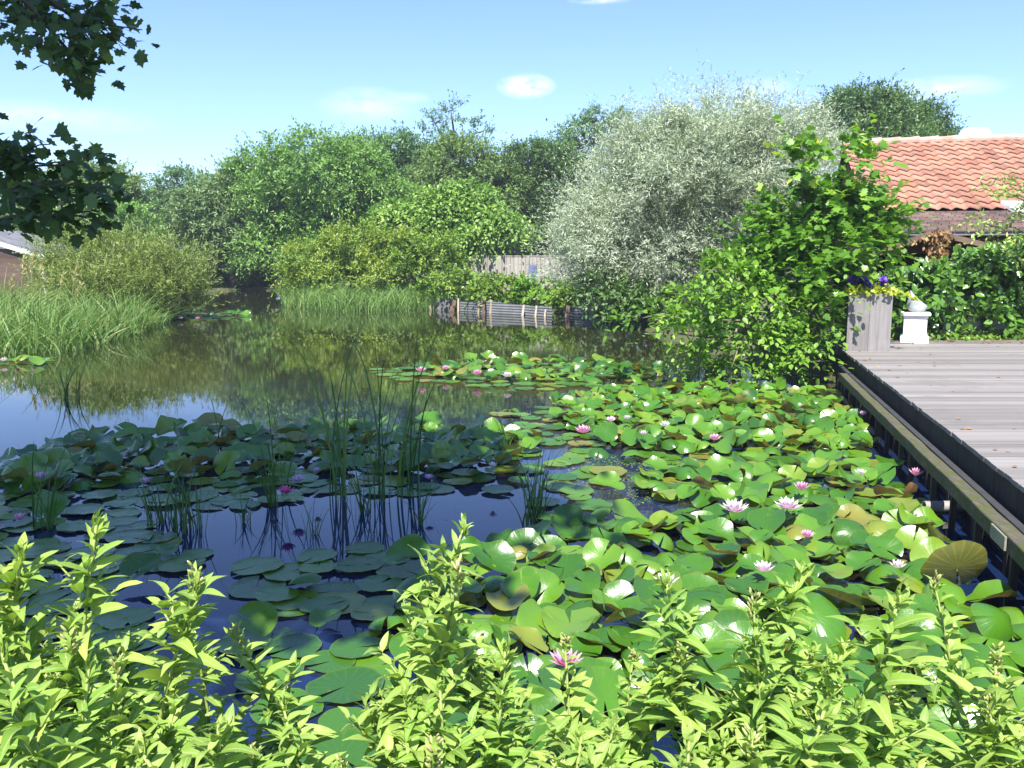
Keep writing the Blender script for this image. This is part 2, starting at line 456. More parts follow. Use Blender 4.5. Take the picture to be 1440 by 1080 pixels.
def sprays(lobes, dens, leaf, twig=0.6, K=7, Mn=9, up=0.5, droop=0.3, spread=0.9, shell=0.5, nup=0.9, tint=(.15, .5, .35), leaf_ang=.9, topt=0.0):
    """lobes: list of (centre, radii). returns pos, axis, nrm, scale, tint. dens = leaves per m2 of lobe face"""
    P, A, N, S, Ti = [], [], [], [], []
    zs = [c[2] + r[2] for c, r in lobes]
    ztop, zbot = max(zs), min(c[2] - r[2] for c, r in lobes)
    for c, r in lobes:
        c = np.array(c); r = np.array(r)
        area = PI * r[0] * r[2]
        nC = max(2, int(dens * DM * area / (K * Mn)))
        d = rdir(nC)
        d[:, 2] = np.where(d[:, 2] < -.65, -d[:, 2] * .6, d[:, 2])
        d = unit(d)
        # a few bulges so the outline is uneven
        bl = rdir(7); amp = R.uniform(-.2, .28, 7)
        f = 1 + (np.clip((d @ bl.T - .6) / .4, 0, 1) * amp).sum(1)
        rr = (shell + (1 - shell) * R.random(nC) ** .7) * f
        C = c + d * r * rr[:, None]
        ct = R.random(nC)
        d3 = np.repeat(d, K, 0); C3 = np.repeat(C, K, 0); ct3 = np.repeat(ct, K)
        nt = nC * K
        td = unit(d3 * .7 + np.array([0, 0, up]) + rdir(nt) * spread)
        ln = twig * R.uniform(.5, 1.25, nt) * (1 + .8 * (R.random(nt) < .12))
        st = C3 + rdir(nt) * twig * .18
        s = (np.arange(Mn) + .6) / Mn
        p = st[:, None, :] + td[:, None, :] * (ln[:, None] * s)[:, :, None]
        p[:, :, 2] -= droop * (ln[:, None] * s ** 2)
        p = p.reshape(-1, 3)
        td3 = np.repeat(td, Mn, 0)
        nl = len(p)
        ax = unit(td3 * .75 + rdir(nl) * leaf_ang + np.array([0, 0, -droop * .5]))
        nr = unit(np.array([0, 0, nup]) + np.repeat(d3, Mn, 0) * .35 + rdir(nl) * .75)
        P.append(p); A.append(ax); N.append(nr)
        S.append(leaf * R.uniform(.65, 1.2, nl))
        tt = tint[0] + tint[1] * np.repeat(ct3, Mn) + tint[2] * (R.random(nl) - .3)
        if topt: tt = tt + topt * np.clip((p[:, 2] - zbot) / (ztop - zbot) - .55, 0, 1) * R.random(nl)
        Ti.append(tt)
    return [np.concatenate(q) for q in (P, A, N, S, Ti)]


def lob(px, py, rx, ry, d, depth=None):
    """an ellipsoid whose outline is rx,ry photo pixels at distance d"""
    c = at(px, py, d)
    a = rx / F * d; b = ry / F * d
    return (c, (a, depth or max(a * .8, .4), b))


def limb_path(a, b, sag=0.0, n=6, wob=.05):
    a = np.array(a, float); b = np.array(b, float)
    s = np.linspace(0, 1, n)[:, None]
    p = a + (b - a) * s
    L = np.linalg.norm(b - a)
    p[1:-1] += R.normal(size=(n - 2, 3)) * wob * L
    p[:, 2] += sag * L * np.sin(s[:, 0] * PI)
    return p


def make_tree(name, label, cat, base, lobes, mat, leaf=.2, tm='rhomb', dens=300, group=None, rad=.16, bark='bark', limbs=True, **kw):
    base = np.array(base, float)
    root = empty(name, base)
    tag(root, label, cat, group)
    C = np.mean([c for c, r in lobes], 0)
    hi = max(lobes, key=lambda l: l[0][2])
    mb = MB()
    top = np.array([C[0] * .6 + hi[0][0] * .4, C[1], hi[0][2]])
    tr = limb_path(base - np.array([0, 0, .3]), top, n=8, wob=.02)
    mb.tube(tr - base, np.linspace(rad, rad * .25, 8), 7)
    if limbs:
        for c, r in lobes:
            k = random.randint(2, 5)
            a = tr[k]
            mb.tube(limb_path(a, c, .06, 6, .05) - base, np.linspace(rad * .45, rad * .1, 6), 5)
            for j in range(4):
                e = np.array(c) + rdir(1)[0] * np.array(r) * .8
                e[2] = max(e[2], c[2] - r[2] * .2)
                mb.tube(limb_path(c, e, .03, 5, .05) - base, np.linspace(rad * .18, rad * .03, 5), 4)
    mb.build('trunk', M[bark], root, smooth=True)
    p, a, n, s, ti = sprays(lobes, dens, leaf, **kw)
    place_leaves('crown', M[mat], tm, p - base, a, n, s, ti, root)
    return root


def blades(name, mat, base, h, lean, bend, width, tint, parent=None, seg=6, tip=.35):
    """grass blades: base (n,3), lean (n,2) horizontal direction vector, bend amount; tip droop"""
    n = len(base)
    s = np.linspace(0, 1, seg + 1)
    d = np.concatenate([lean, np.zeros((n, 1))], 1)
    fold = R.uniform(0, 1, n)
    z = h[:, None] * (s - (tip * fold)[:, None] * np.clip(s - .55, 0, 1) ** 2 * 2.6 * np.clip(bend, 0, 1)[:, None])
    off = (bend * h)[:, None] * (s ** 2)
    P = base[:, None, :] + d[:, None, :] * off[:, :, None]
    P[:, :, 2] += z
    wd = R.uniform(0, 2 * PI, n)
    W = np.stack([np.cos(wd), np.sin(wd), np.zeros(n)], -1)
    w = width[:, None] * np.clip(1 - s, 0.02, 1)[None] ** .55 * np.clip(.55 + s * 2, 0, 1)[None]
    L = P - W[:, None] * w[:, :, None] * .5
    Rr = P + W[:, None] * w[:, :, None] * .5
    V = np.stack([L, Rr], 2).reshape(-1, 3)
    k = 2 * (seg + 1)
    q = np.array([[2 * i, 2 * i + 1, 2 * i + 3, 2 * i + 2] for i in range(seg)])
    faces = [(q[None] + (np.arange(n) * k)[:, None, None]).reshape(-1, 4)]
    me = mesh_np(name, V, faces, mat, {'tint': np.repeat(np.clip(tint, 0, 1), k)}, smooth=True)
    return obj(name, me, parent)


# ------------------------------------------------------------------ world, sun, camera
AZ = math.radians(187); EL = math.radians(54)
w = bpy.data.worlds.new('World'); scene.world = w; w.use_nodes = True
nt = w.node_tree; nt.nodes.clear()
out = nt.nodes.new('ShaderNodeOutputWorld'); bg = nt.nodes.new('ShaderNodeBackground')
sky = nt.nodes.new('ShaderNodeTexSky'); sky.sky_type = 'NISHITA'; sky.sun_disc = False
sky.sun_elevation = EL; sky.sun_rotation = AZ
sky.air_density = 1.0; sky.dust_density = .2; sky.ozone_density = 1.6; sky.altitude = 0
bg.inputs['Strength'].default_value = 0.10
tcw = nt.nodes.new('ShaderNodeTexCoord')


def wn(op, a, b=0.0, clamp=False):
    nd = nt.nodes.new('ShaderNodeMath'); nd.operation = op; nd.use_clamp = clamp
    for i, q in enumerate((a, b)):
        if isinstance(q, bpy.types.NodeSocket): nt.links.new(q, nd.inputs[i])
        else: nd.inputs[i].default_value = q
    return nd.outputs[0]


def wdot(vec):
    nd = nt.nodes.new('ShaderNodeVectorMath'); nd.operation = 'DOT_PRODUCT'
    nt.links.new(tcw.outputs['Generated'], nd.inputs[0]); nd.inputs[1].default_value = tuple(vec)
    return nd.outputs['Value']


wnz = nt.nodes.new('ShaderNodeTexNoise'); wnz.inputs['Scale'].default_value = 38; wnz.inputs['Detail'].default_value = 6; wnz.inputs['Roughness'].default_value = .6
wmp = nt.nodes.new('ShaderNodeMapping'); wmp.inputs['Scale'].default_value = (1, 1, 2.2)
nt.links.new(tcw.outputs['Generated'], wmp.inputs['Vector']); nt.links.new(wmp.outputs[0], wnz.inputs['Vector'])
cl = None
for px, py, rx, ry, st in [(740, 121, 42, 18, 1.1), (518, 148, 70, 26, .42), (1310, 126, 90, 17, .55), (40, 163, 170, 20, .34), (845, 0, 45, 6, .6), (1070, 125, 45, 16, .4), (575, 138, 30, 11, .3)]:
    c = unit(ray(px, py))
    rt = unit(np.cross(c, np.array([0, 0, 1.0]))); u_ = np.cross(rt, c)
    a = wn('POWER', wn('DIVIDE', wdot(rt), rx / F), 2.0)
    b = wn('POWER', wn('DIVIDE', wdot(u_), ry / F), 2.0)
    g = wn('MULTIPLY', wn('SUBTRACT', 1.0, wn('SQRT', wn('ADD', a, b)), True), st)
    g = wn('MULTIPLY', g, wn('GREATER_THAN', wdot(c), 0.0))
    cl = g if cl is None else wn('MAXIMUM', cl, g)
cl = wn('MULTIPLY', cl, wn('MULTIPLY', wn('SUBTRACT', wnz.outputs[0], .30, True), 4.0, True), True)
mixw = nt.nodes.new('ShaderNodeMix'); mixw.data_type = 'RGBA'
wb = nt.nodes.new('ShaderNodeMix'); wb.data_type = 'RGBA'; wb.blend_type = 'MULTIPLY'; wb.inputs[0].default_value = 1
nt.links.new(sky.outputs[0], wb.inputs[6]); wb.inputs[7].default_value = (.74, .835, 1.12, 1)
nt.links.new(cl, mixw.inputs[0]); nt.links.new(wb.outputs[2], mixw.inputs[6]); mixw.inputs[7].default_value = (7.2, 7.2, 7.2, 1)
nt.links.new(mixw.outputs[2], bg.inputs['Color']); nt.links.new(bg.outputs[0], out.inputs['Surface'])

sl = bpy.data.lights.new('sun', 'SUN'); sl.energy = 5.0; sl.angle = math.radians(.5); sl.color = (1, .955, .88)
so = bpy.data.objects.new('sun', sl); COL.objects.link(so)
tosun = Vector((math.sin(AZ) * math.cos(EL), math.cos(AZ) * math.cos(EL), math.sin(EL)))
so.rotation_euler = tosun.to_track_quat('Z', 'Y').to_euler()
so.location = (0, -5, 20)

cam = bpy.data.cameras.new('camera'); co = bpy.data.objects.new('camera', cam); COL.objects.link(co)
cam.sensor_width = 36; cam.lens = 36 * F / 1440; cam.clip_end = 3000; cam.clip_start = .05
co.location = (0, 0, CAMZ); co.rotation_euler = (PI / 2 - TH, 0, 0)
scene.camera = co
scene.view_settings.view_transform = 'Standard'; scene.view_settings.look = 'None'
scene.view_settings.exposure = 1.25; scene.view_settings.gamma = 1
scene.cycles.max_bounces = 6; scene.cycles.diffuse_bounces = 3; scene.cycles.glossy_bounces = 3; scene.cycles.transmission_bounces = 4
scene.cycles.use_denoising = True
scene.cycles.sample_clamp_indirect = 6.0

# ------------------------------------------------------------------ ground and water
EX = lambda y: 2.8435 + .2269 * (y - 4.803)          # deck edge
shore = [(-4.5, 2.35), (2.4, 2.35), (EX(2.4) + .25, 2.4), (EX(8) + .25, 8), (EX(11.2) + .25, 11.4), (4.2, 13.0), (3.4, 16), (3.0, 20), (2.6, 24.0), (1.6, 26.2), (-1.2, 27.9), (-2.9, 29.0),
         (-7.8, 30.5), (-8.6, 34), (-9.5, 41), (-13.5, 44), (-13.2, 37), (-10.6, 27), (-9.6, 21.5), (-9.0, 15.5), (-8.2, 11), (-6.6, 6)]
S = np.array(shore)


def sdist(X, Y):
    P = np.stack([X, Y], -1)
    best = np.full(X.shape, 1e9); ins = np.zeros(X.shape, bool)
    for i in range(len(S)):
        a = S[i]; b = S[(i + 1) % len(S)]
        ab = b - a
        tt = np.clip(((P - a) @ ab) / (ab @ ab), 0, 1)
        dd = np.linalg.norm(P - (a + tt[..., None] * ab), axis=-1)
        best = np.minimum(best, dd)
        cnd = ((a[1] > Y) != (b[1] > Y)) & (X < (b[0] - a[0]) * (Y - a[1]) / (b[1] - a[1] + 1e-12) + a[0])
        ins ^= cnd
    return np.where(ins, -best, best)


gx = np.concatenate([[-600, -300, -150, -80, -50, -35], np.arange(-24, 22, .4), [30, 45, 80, 150, 300, 600]])
gy = np.concatenate([[-300, -100, -40, -15], np.arange(-6, 58, .4), [65, 80, 120, 200, 350, 700]])
GX, GY = np.meshgrid(gx, gy)
SD = sdist(GX, GY)
CAP = np.where(GY < 14.5, .30, .10)
GZ = np.where(SD < 0, np.maximum(-.8, SD * 1.2), np.minimum(CAP, SD * 2.5))
GZ = GZ + np.where(SD > .6, .03 * np.sin(GX * 1.3) * np.sin(GY * .9), 0)
ny, nx = GX.shape
idx = np.arange(ny * nx).reshape(ny, nx)
q = np.stack([idx[:-1, :-1], idx[:-1, 1:], idx[1:, 1:], idx[1:, :-1]], -1).reshape(-1, 4)
g = obj('ground', mesh_np('ground', np.stack([GX, GY, GZ], -1).reshape(-1, 3), [q], M['ground'], smooth=True))
tag(g, kind='structure')
wv = np.array([[-18, 1.5, 0], [8, 1.5, 0], [8, 48, 0], [-18, 48, 0]], float)
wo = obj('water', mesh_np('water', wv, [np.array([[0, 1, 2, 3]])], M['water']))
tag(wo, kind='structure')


def gz(x, y):
    sd = float(sdist(np.array([x]), np.array([y]))[0])
    return max(-.8, sd * 1.2) if sd < 0 else min(.30, sd * 2.5)


mb = MB(); mb.box((0, 30, 7.2), (120, 110, 16.4))
t = NT('haze_air'); t.t.links.new(t.n('VolumePrincipled', {'Color': (.86, .92, 1.0), 'Density': .0012, 'Anisotropy': .3}).outputs[0], t.out.inputs['Volume'])
tag(mb.build('haze', t.m), kind='stuff')

# ------------------------------------------------------------------ deck
deck = empty('wooden_deck', (EX(6), 6, 0))
tag(deck, 'silver grey weathered plank deck reaching out beside the pond', 'deck')
dl = np.array([EX(6), 6, 0])
mb = MB()
y = .6; DZ = .48
while y < 12.62:
    wd = .128 + random.uniform(-.006, .006)
    x0 = EX(y) + random.uniform(-.024, -.014)
    xm = x0
    # each row is one or two boards
    cuts = [x0]
    if random.random() < .7: cuts.append(x0 + random.uniform(2.0, 4.5))
    cuts.append(12.0)
    for a, b in zip(cuts[:-1], cuts[1:]):
        z = DZ + random.uniform(-.002, .002)
        sk = .2269 * wd
        V = np.array([[a + .003, y, z - .03], [b - .003, y, z - .03], [b - .003, y + wd, z - .03], [a + .003 + sk, y + wd, z - .03],
                      [a + .003, y, z], [b - .003, y, z], [b - .003, y + wd, z + random.uniform(-.003, .003)], [a + .003 + sk, y + wd, z + random.uniform(-.003, .003)]])
        mb.hexa(V - dl, tint=.2 + .5 * random.random())
    y += wd + random.uniform(.003, .006)
mb.build('planks', M['deck'], deck)
mb = MB()
ed = unit(np.array([.2269, 1.0, 0]))
ea = math.atan2(ed[1], ed[0])
yy = 1.2
while yy < 11.75:
    wd = random.uniform(.13, .2)
    yc = yy + wd / 2
    z1 = .448 - random.uniform(0, .006)
    mb.box(np.array([EX(yc) + .006, yc, (z1 - .5) / 2]) - dl, (wd * 1.02, random.uniform(.027, .029), z1 + .5), rotz(ea), tint=random.uniform(.1, .5))
    yy += wd
mb.build('fascia', M['dark_wood'], deck)
mb = MB()
mb.box(np.array([EX(6.4) - .062, 6.4, .275]) - dl, (10.8, .05, .05), rotz(ea))
bevel(mb.build('ledge', M['ledge'], deck), .006)
for k, yc in enumerate(np.arange(1.6, 11.8, .62)):
    mb = MB()
    mb.box(np.array([EX(yc) - .075, yc, -.16]) - dl, (.06, .06, .80), rotz(ea))
    mb.build('post', M['dark_wood'], deck)
# border board along the far end
mb = MB()
mb.box(np.array([8.2, 12.86, DZ - .005]) - dl, (7.4, .34, .05), rotz(math.radians(2.2)), tint=.15)
mb.build('end_board', M['deck'], deck)

# mossy beam in front of the deck
beam = empty('waling_beam', (EX(6) - .3, 6, 0))
tag(beam, 'long mossy wooden beam running along the water below the deck edge', 'beam')
bl = np.array([EX(6) - .3, 6, 0])
mb = MB()
n = 36
ys = np.linspace(1.4, 10.5, n)
V = []
for yv in ys:
    j = random.uniform(-.004, .004); k = random.uniform(-.004, .004)
    xc = EX(yv) - .19
    V += [[xc - .045 + j, yv, .25], [xc + .045, yv, .25], [xc + .045 + j, yv, .340 + k], [xc - .045 + j, yv, .342 + k]]
Q = []
for i in range(n - 1):
    for j in range(4):
        k = (j + 1) % 4
        Q.append([i * 4 + j, i * 4 + k, i * 4 + 4 + k, i * 4 + 4 + j])
Q += [[0, 3, 2, 1], [(n - 1) * 4 + i for i in range(4)]]
mb.add(np.array(V) - bl, Q, tint=.5)
bevel(mb.build('timber', M['moss_wood'], beam), .008)
for yc in np.arange(1.7, 10.5, .55):
    mb = MB(); yv = yc + random.uniform(-.1, .1)
    mb.box(np.array([EX(yv) - .18, yv, -.125]) - bl, (.035, .035, .74), rotz(ea))
    mb.build('stake', M['dark_wood'], beam)
mb = MB()
pp = wat(1398, 768, .25)
mb.box(np.array([EX(pp[1]) - .243, pp[1], .30]) - bl, (.24, .012, .075), rotz(ea))
bevel(mb.build('plate', M['label_plate'], beam), .003)
for yc in np.arange(2.0, 10.4, 1.05):
    mb = MB()
    for s_ in (-.02, .02):
        mb.box(np.array([EX(yc) - .12, yc + s_, .27]) - bl, (.03, .10, .03), rotz(ea))
    mb.build('bracket', M['dark_wood'], beam)

# drain pipe
c = wat(1322, 712, .06)
pr = empty('drain_pipe', c)
tag(pr, 'short pale grey pipe sticking out over the lily pads under the beam', 'pipe')
mb = MB()
ax = np.array([1, .04, .0])
pts = [np.array([-.11, 0, 0]) + ax * s_ for s_ in (0, .12, .24, .5)]
mb.tube(pts, .036, 18, cap=False)
mb.tube([p * 1.0 for p in pts][::-1], .030, 18, cap=False)
mb.lathe([(.030, 0), (.036, 0)], (0, 0, 0), 18)
ring = mb.V[-1]; mb.V[-1] = np.stack([ring[:, 2] - .11, ring[:, 0], ring[:, 1]], -1)
mb.build('barrel', M['pipe'], pr, smooth=True)
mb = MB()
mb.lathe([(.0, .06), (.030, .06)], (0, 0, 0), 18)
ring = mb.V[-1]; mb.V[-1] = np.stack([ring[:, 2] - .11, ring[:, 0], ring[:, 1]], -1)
mb.build('bore_shade', M['black_void'], pr)  # black disc painted as the shade down the pipe

# ------------------------------------------------------------------ planter, petunias, pedestal, sculpture
o = at(1187.5, 493.5, 11.68); ox = np.array([o[0] + .02, o[1], DZ])
pl = empty('planter_box', ox, ea - PI / 2)
tag(pl, 'tall square planter box of silvery grey boards at the deck corner', 'planter')
W_, D_, H_ = .54, .62, .76
mb = MB()
for i, (a, b) in enumerate([(0, .266), (.269, W_)]):
    mb.box(((a + b) / 2, .014, H_ / 2), (b - a, .028, H_), tint=.45 + .2 * i)
mb.build('front_boards', M['planter_wood'], pl)
for side, x in (('side_boards', .016), ('side_boards', W_ - .016)):
    mb = MB()
    for a, b in [(.030, .21), (.213, .40), (.403, D_)]:
        mb.box((x, (a + b) / 2, H_ / 2 - .005 + random.uniform(-.01, .0)), (.028, b - a, H_ - .01), tint=random.uniform(.0, .5))
    mb.build(side, M['planter_wood'], pl)
mb = MB(); mb.box((W_ / 2, D_ - .016, H_ / 2 - .01), (W_ - .066, .028, H_ - .03)); mb.build('back_boards', M['planter_wood'], pl)
mb = MB(); mb.box((W_ / 2, D_ / 2, H_ - .06), (W_ - .07, D_ - .07, .04)); mb.build('soil', M['ground'], pl)

Rz = rotz(ea - PI / 2)
pet = empty('petunia_plant', ox + np.array([.1, .2, H_ - .03]))
tag(pet, 'purple petunias with lime green trailing leaves growing in the grey planter', 'flowers')
pos = []; nrm = []
n = 700
lp = np.stack([R.uniform(-.06, W_ + .06, n), R.uniform(-.08, D_, n), R.normal(.045, .03, n)], -1)
edgey = (lp[:, 1] < 0) | (lp[:, 0] < 0) | (lp[:, 0] > W_)
lp[:, 2] = np.where(edgey, R.uniform(-.02, .07, n), lp[:, 2])
ext = np.stack([R.uniform(W_ - .05, W_ + .32, 90), R.uniform(0, .2, 90), np.zeros(90)], -1)
ext[:, 2] = .05 - (ext[:, 0] - W_) * .42 + R.normal(0, .015, 90)
lp = np.vstack([lp, ext])
lw = lp @ Rz.T + ox + np.array([0, 0, H_])
base = np.array(pet.location)
place_leaves('foliage', M['jenny'], 'round', lw - base, rdir(len(lw)) + np.array([0, -.4, .1]), rdir(len(lw)) + np.array([0, -.3, 1.0]), R.uniform(.03, .06, len(lw)), R.random(len(lw)), pet)
for k in range(26):
    fx = random.gauss(.16, .10) if k < 20 else random.gauss(.42, .03)
    fc = Rz @ np.array([min(max(fx, .02), .5), random.uniform(.0, .3), 0]) + ox + np.array([0, 0, H_ + random.uniform(.09, .19)])
    nf = 5
    th = np.arange(nf) * 2 * PI / nf + random.random()
    face = unit(np.array([random.gauss(0, .4), -1, random.gauss(.7, .3)]))
    e1 = unit(np.cross(face, np.array([0, 0, 1.0]))); e2 = np.cross(face, e1)
    axs = np.cos(th)[:, None] * e1 + np.sin(th)[:, None] * e2 + face * .25
    place_leaves('blossom', M['petunia'], 'round', np.tile(fc - base, (nf, 1)), axs, np.tile(face, (nf, 1)), np.full(nf, .052), R.random(nf), pet)

pc = at(1285, 482, 12.75); pc[2] = DZ - .0
pc[2] = at(1285, 482, 12.75)[2]
pd = empty('pedestal', pc, -.40)
tag(pd, 'white stone pedestal with flared base and flat cap by the ivy', 'pedestal')
mb = MB()
mb.box((0, 0, .05), (.375, .375, .10)); mb.box((0, 0, .109), (.345, .345, .018))
bevel(mb.build('base', M['white_stone'], pd), .012)
mb = MB(); mb.box((0, 0, .249), (.305, .305, .262)); bevel(mb.build('shaft', M['white_stone'], pd), .008)
mb = MB(); mb.box((0, 0, .389), (.335, .335, .018)); mb.box((0, 0, .4175), (.39, .39, .039)); bevel(mb.build('cap', M['white_stone'], pd), .008)

sc_ = empty('stone_sculpture', pc + np.array([0.01, 0, .435]), -.36)
tag(sc_, 'pale grey teardrop shell sculpture standing on the white pedestal', 'sculpture')
# teardrop: rounded bowl body, a pointed lip up at one side and a scooped hollow facing forward
nu, nv = 32, 20
V = []
for i in range(nv + 1):
    tt = i / nv
    ph = -PI / 2 + tt * PI
    for j in range(nu):
        a = 2 * PI * j / nu
        x, y, z = math.cos(ph) * math.cos(a), math.cos(ph) * math.sin(a), math.sin(ph)
        X = .138 * x; Y = .115 * y; Z = .105 * z
        if z > 0:
            X = X * (1 - .72 * z ** 1.4) - .095 * z ** 1.2
            Z = Z + .115 * z ** 2.4
        # hollow
        dx, dz = (X - .035) / .075, (Z - .01) / .045
        if y < 0: Y += .035 * math.exp(-(dx * dx + dz * dz) * 1.2)
        V.append([X, Y, Z + .095])
V = np.array(V)
Q = [[i * nu + j, i * nu + (j + 1) % nu, (i + 1) * nu + (j + 1) % nu, (i + 1) * nu + j] for i in range(nv) for j in range(nu)]
mb = MB(); mb.add(V, Q, tint=.5); mb.build('shell', M['marble'], sc_, smooth=True)

# ------------------------------------------------------------------ house
hr = math.radians(-13.2)
HB = at(1185, 203, 19.0)                       # left end of ridge
house = empty('tiled_house', (HB[0], HB[1], 0), hr)
tag(house, 'low old house with orange clay pantile roof behind the ivy hedge', 'house')
Zr = HB[2]; L_ = 11.0
zb = 2.50 - Zr; yb = -3.35                     # break between pantiles and flat tiles (local)
# pantiles
rows, cols, ss = 13, int(L_ / .21), 8
V = []; Q = []; tint = []; low = []
for r in range(rows):
    a0 = r / rows; a1 = (r + 1.12) / rows
    tt = R.random(cols + 1)
    st = len(V)
    js = np.arange(cols * ss + 1)
    u = js * .21 / ss
    prof = .018 * np.sin((js % ss) / ss * 2 * PI + .6) +   .006 * np.cos((js % ss) / ss * 4 * PI)
    jit = R.normal(0, .006, cols + 1)[np.minimum(js // ss, cols)]
    ts = tt[np.minimum(js // ss, cols)]
    for (aa, up_) in ((a0, .005), (a1, .044), (a1, .026)):
        for j in js:
            V.append([u[j], yb * aa + jit[j] * (aa > a0), Zr + zb * aa + up_ + prof[j]])
            tint.append(ts[j]); low.append({.005: 0, .044: 1, .026: 1}[up_])
    nj = len(js)
    for b in range(2):
        for j in range(nj - 1):
            Q.append([st + b * nj + j, st + (b + 1) * nj + j, st + (b + 1) * nj + j + 1, st + b * nj + j + 1])
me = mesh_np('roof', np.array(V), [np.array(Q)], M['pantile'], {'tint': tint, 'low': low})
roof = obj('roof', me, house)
# slab under the tiles, back slope
mb = MB()
yE = yb - .95; zE = Zr + zb - .36
mb.hexa(np.array([[.03, yb, Zr + zb - .14], [L_ - .03, yb, Zr + zb - .14], [L_ - .03, 0, Zr - .14], [.03, 0, Zr - .14], [.03, yb, Zr + zb - .04], [L_ - .03, yb, Zr + zb - .04], [L_ - .03, 0, Zr - .04], [.03, 0, Zr - .04]]))
mb.hexa(np.array([[.03, 0, Zr - .14], [L_ - .03, 0, Zr - .14], [L_ - .03, 4, Zr - 2.1], [.03, 4, Zr - 2.1], [.03, 0, Zr - .04], [L_ - .03, 0, Zr - .04], [L_ - .03, 4, Zr - 2.0], [.03, 4, Zr - 2.0]]))
mb.build('roof_boards', M['black_void'], house)
# lower flat tiles
mb = MB()
rws = 11
for r in range(rws):
    f0 = r / rws; f1 = (r + 1.1) / rws
    x = random.uniform(-.15, 0)
    while x < L_:
        wd = .17
        ya, yb2 = yb + (yE - yb) * f0, yb + (yE - yb) * f1
        za, zb2 = Zr + zb - .03 + (zE - Zr - zb) * f0, Zr + zb - .03 + (zE - Zr - zb) * f1
        j = random.uniform(0, .012)
        mb.hexa(np.array([[x, yb2, zb2], [x + wd - .008, yb2, zb2], [x + wd - .008, ya, za - .015], [x, ya, za - .015],
                          [x, yb2, zb2 + .025 + j], [x + wd - .008, yb2, zb2 + .025 + j], [x + wd - .008, ya, za], [x, ya, za]]))
        x += wd
mb.build('eave_tiles', M['flat_tile'], house)
mb = MB()
x = 0.0
while x < L_:
    ln = .36
    pts = [[x, 0, Zr + .02], [x + ln * .5, 0, Zr + .022], [x + ln + .03, 0, Zr + .03]]
    mb.tube(pts, [.085, .088, .098], 12)
    x += ln
mb.build('ridge_tiles', M['ridge'], house, smooth=False)
mb = MB()
mb.box((L_ / 2, -1.9 + 1.2, (zE) / 2 + .1), (L_ - .3, .2, zE - .1))
mb.box((.25, .1, 1.15), (.2, 6.4, 2.3)); mb.box((L_ - .2, .1, 1.15), (.2, 6.4, 2.3))
V = np.array([[.16, -3.1, 2.3], [.34, -3.1, 2.3], [.34, 3.3, 2.3], [.16, 3.3, 2.3], [.16, -.05, Zr - .17], [.34, -.05, Zr - .17], [.34, .05, Zr - .17], [.16, .05, Zr - .17]])
mb.hexa(V)
mb.build('wall', M['brick'], house)
mb = MB()
mb.box((2.0, yE + .03, zE - .05), (8.0, .02, .09)); mb.box((L_ / 2 + 2.5, yE - .045, zE + .0), (L_ - 5.2, .09, .07))
mb.build('gutter', M['zinc'], house)
# roof window
Hinv = rotz(-hr)
def tolocal(p): return Hinv @ (np.array(p) - np.array([HB[0], HB[1], 0]))
mb = MB()
sk_ = tolocal(at(1427, 297, 15.2))
sl_ = math.atan2(zb, yb)
cs, sn = math.cos(math.atan2(-zb, -yb)), math.sin(math.atan2(-zb, -yb))
rx = np.array([[1, 0, 0], [0, cs, -sn], [0, sn, cs]])
fr = mb.box(sk_ + np.array([0.1, .0, .06]), (.50, .44, .07), rotz(.35) @ rx)
bevel(mb.build('roof_window', M['white_paint'], house), .01)

# porch gable in front of the eave
pA = at(1311, 324, 14.45)
porch = empty('open_porch', (pA[0], pA[1], 0), hr)
tag(porch, 'low dark gabled lean-to with thin rusty edge boards below the tiled roof', 'porch')
PA = pA.copy()
def pll(px, py, d): return rotz(-hr) @ (at(px, py, d) - np.array([pA[0], pA[1], 0]))
ap = np.array([0, 0, pA[2]])
lf = pll(1205, 366, 14.6); rf = pll(1428, 352, 14.2)
for nm, e in (('roof_slope', lf), ('roof_slope', rf)):
    mb = MB()
    e = np.array([e[0], 0, e[2]])
    dx = np.array([0, 1.9, .02])
    A0, E0 = ap.copy(), e
    V = np.array([E0 - [0, 0, .05], A0 - [0, 0, .05], A0 + dx - [0, 0, .05], E0 + dx - [0, 0, .05], E0, A0, A0 + dx, E0 + dx])
    if e[0] > 0: V = V[[1, 0, 3, 2, 5, 4, 7, 6]]
    mb.hexa(V)
    mb.build(nm, M['flat_tile'], porch)
    mb = MB()
    f0 = np.array([0, -.03, 0]); up = np.array([0, 0, .012])
    V = np.array([E0 + f0 - [0, 0, .075], A0 + f0 - [0, 0, .075], A0 + [0, -.005, -.075], E0 + [0, -.005, -.075], E0 + f0 + up, A0 + f0 + up, A0 + [0, -.005, 0] + up, E0 + [0, -.005, 0] + up])
    if e[0] > 0: V = V[[1, 0, 3, 2, 5, 4, 7, 6]]
    mb.hexa(V)
    mb.build('edge_board', M['rust'], porch)
mb = MB()
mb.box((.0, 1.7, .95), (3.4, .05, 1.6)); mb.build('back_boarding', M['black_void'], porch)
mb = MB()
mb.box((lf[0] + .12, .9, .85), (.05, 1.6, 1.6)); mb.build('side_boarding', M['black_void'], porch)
for x in (lf[0] + .1, 0.02, rf[0] - .1):
    mb = MB(); zt = pA[2] - .1 if abs(x) < .1 else min(lf[2], rf[2]) - .03
    mb.box((x, .06, zt / 2), (.09, .09, zt)); mb.build('post', M['dark_wood'], porch)
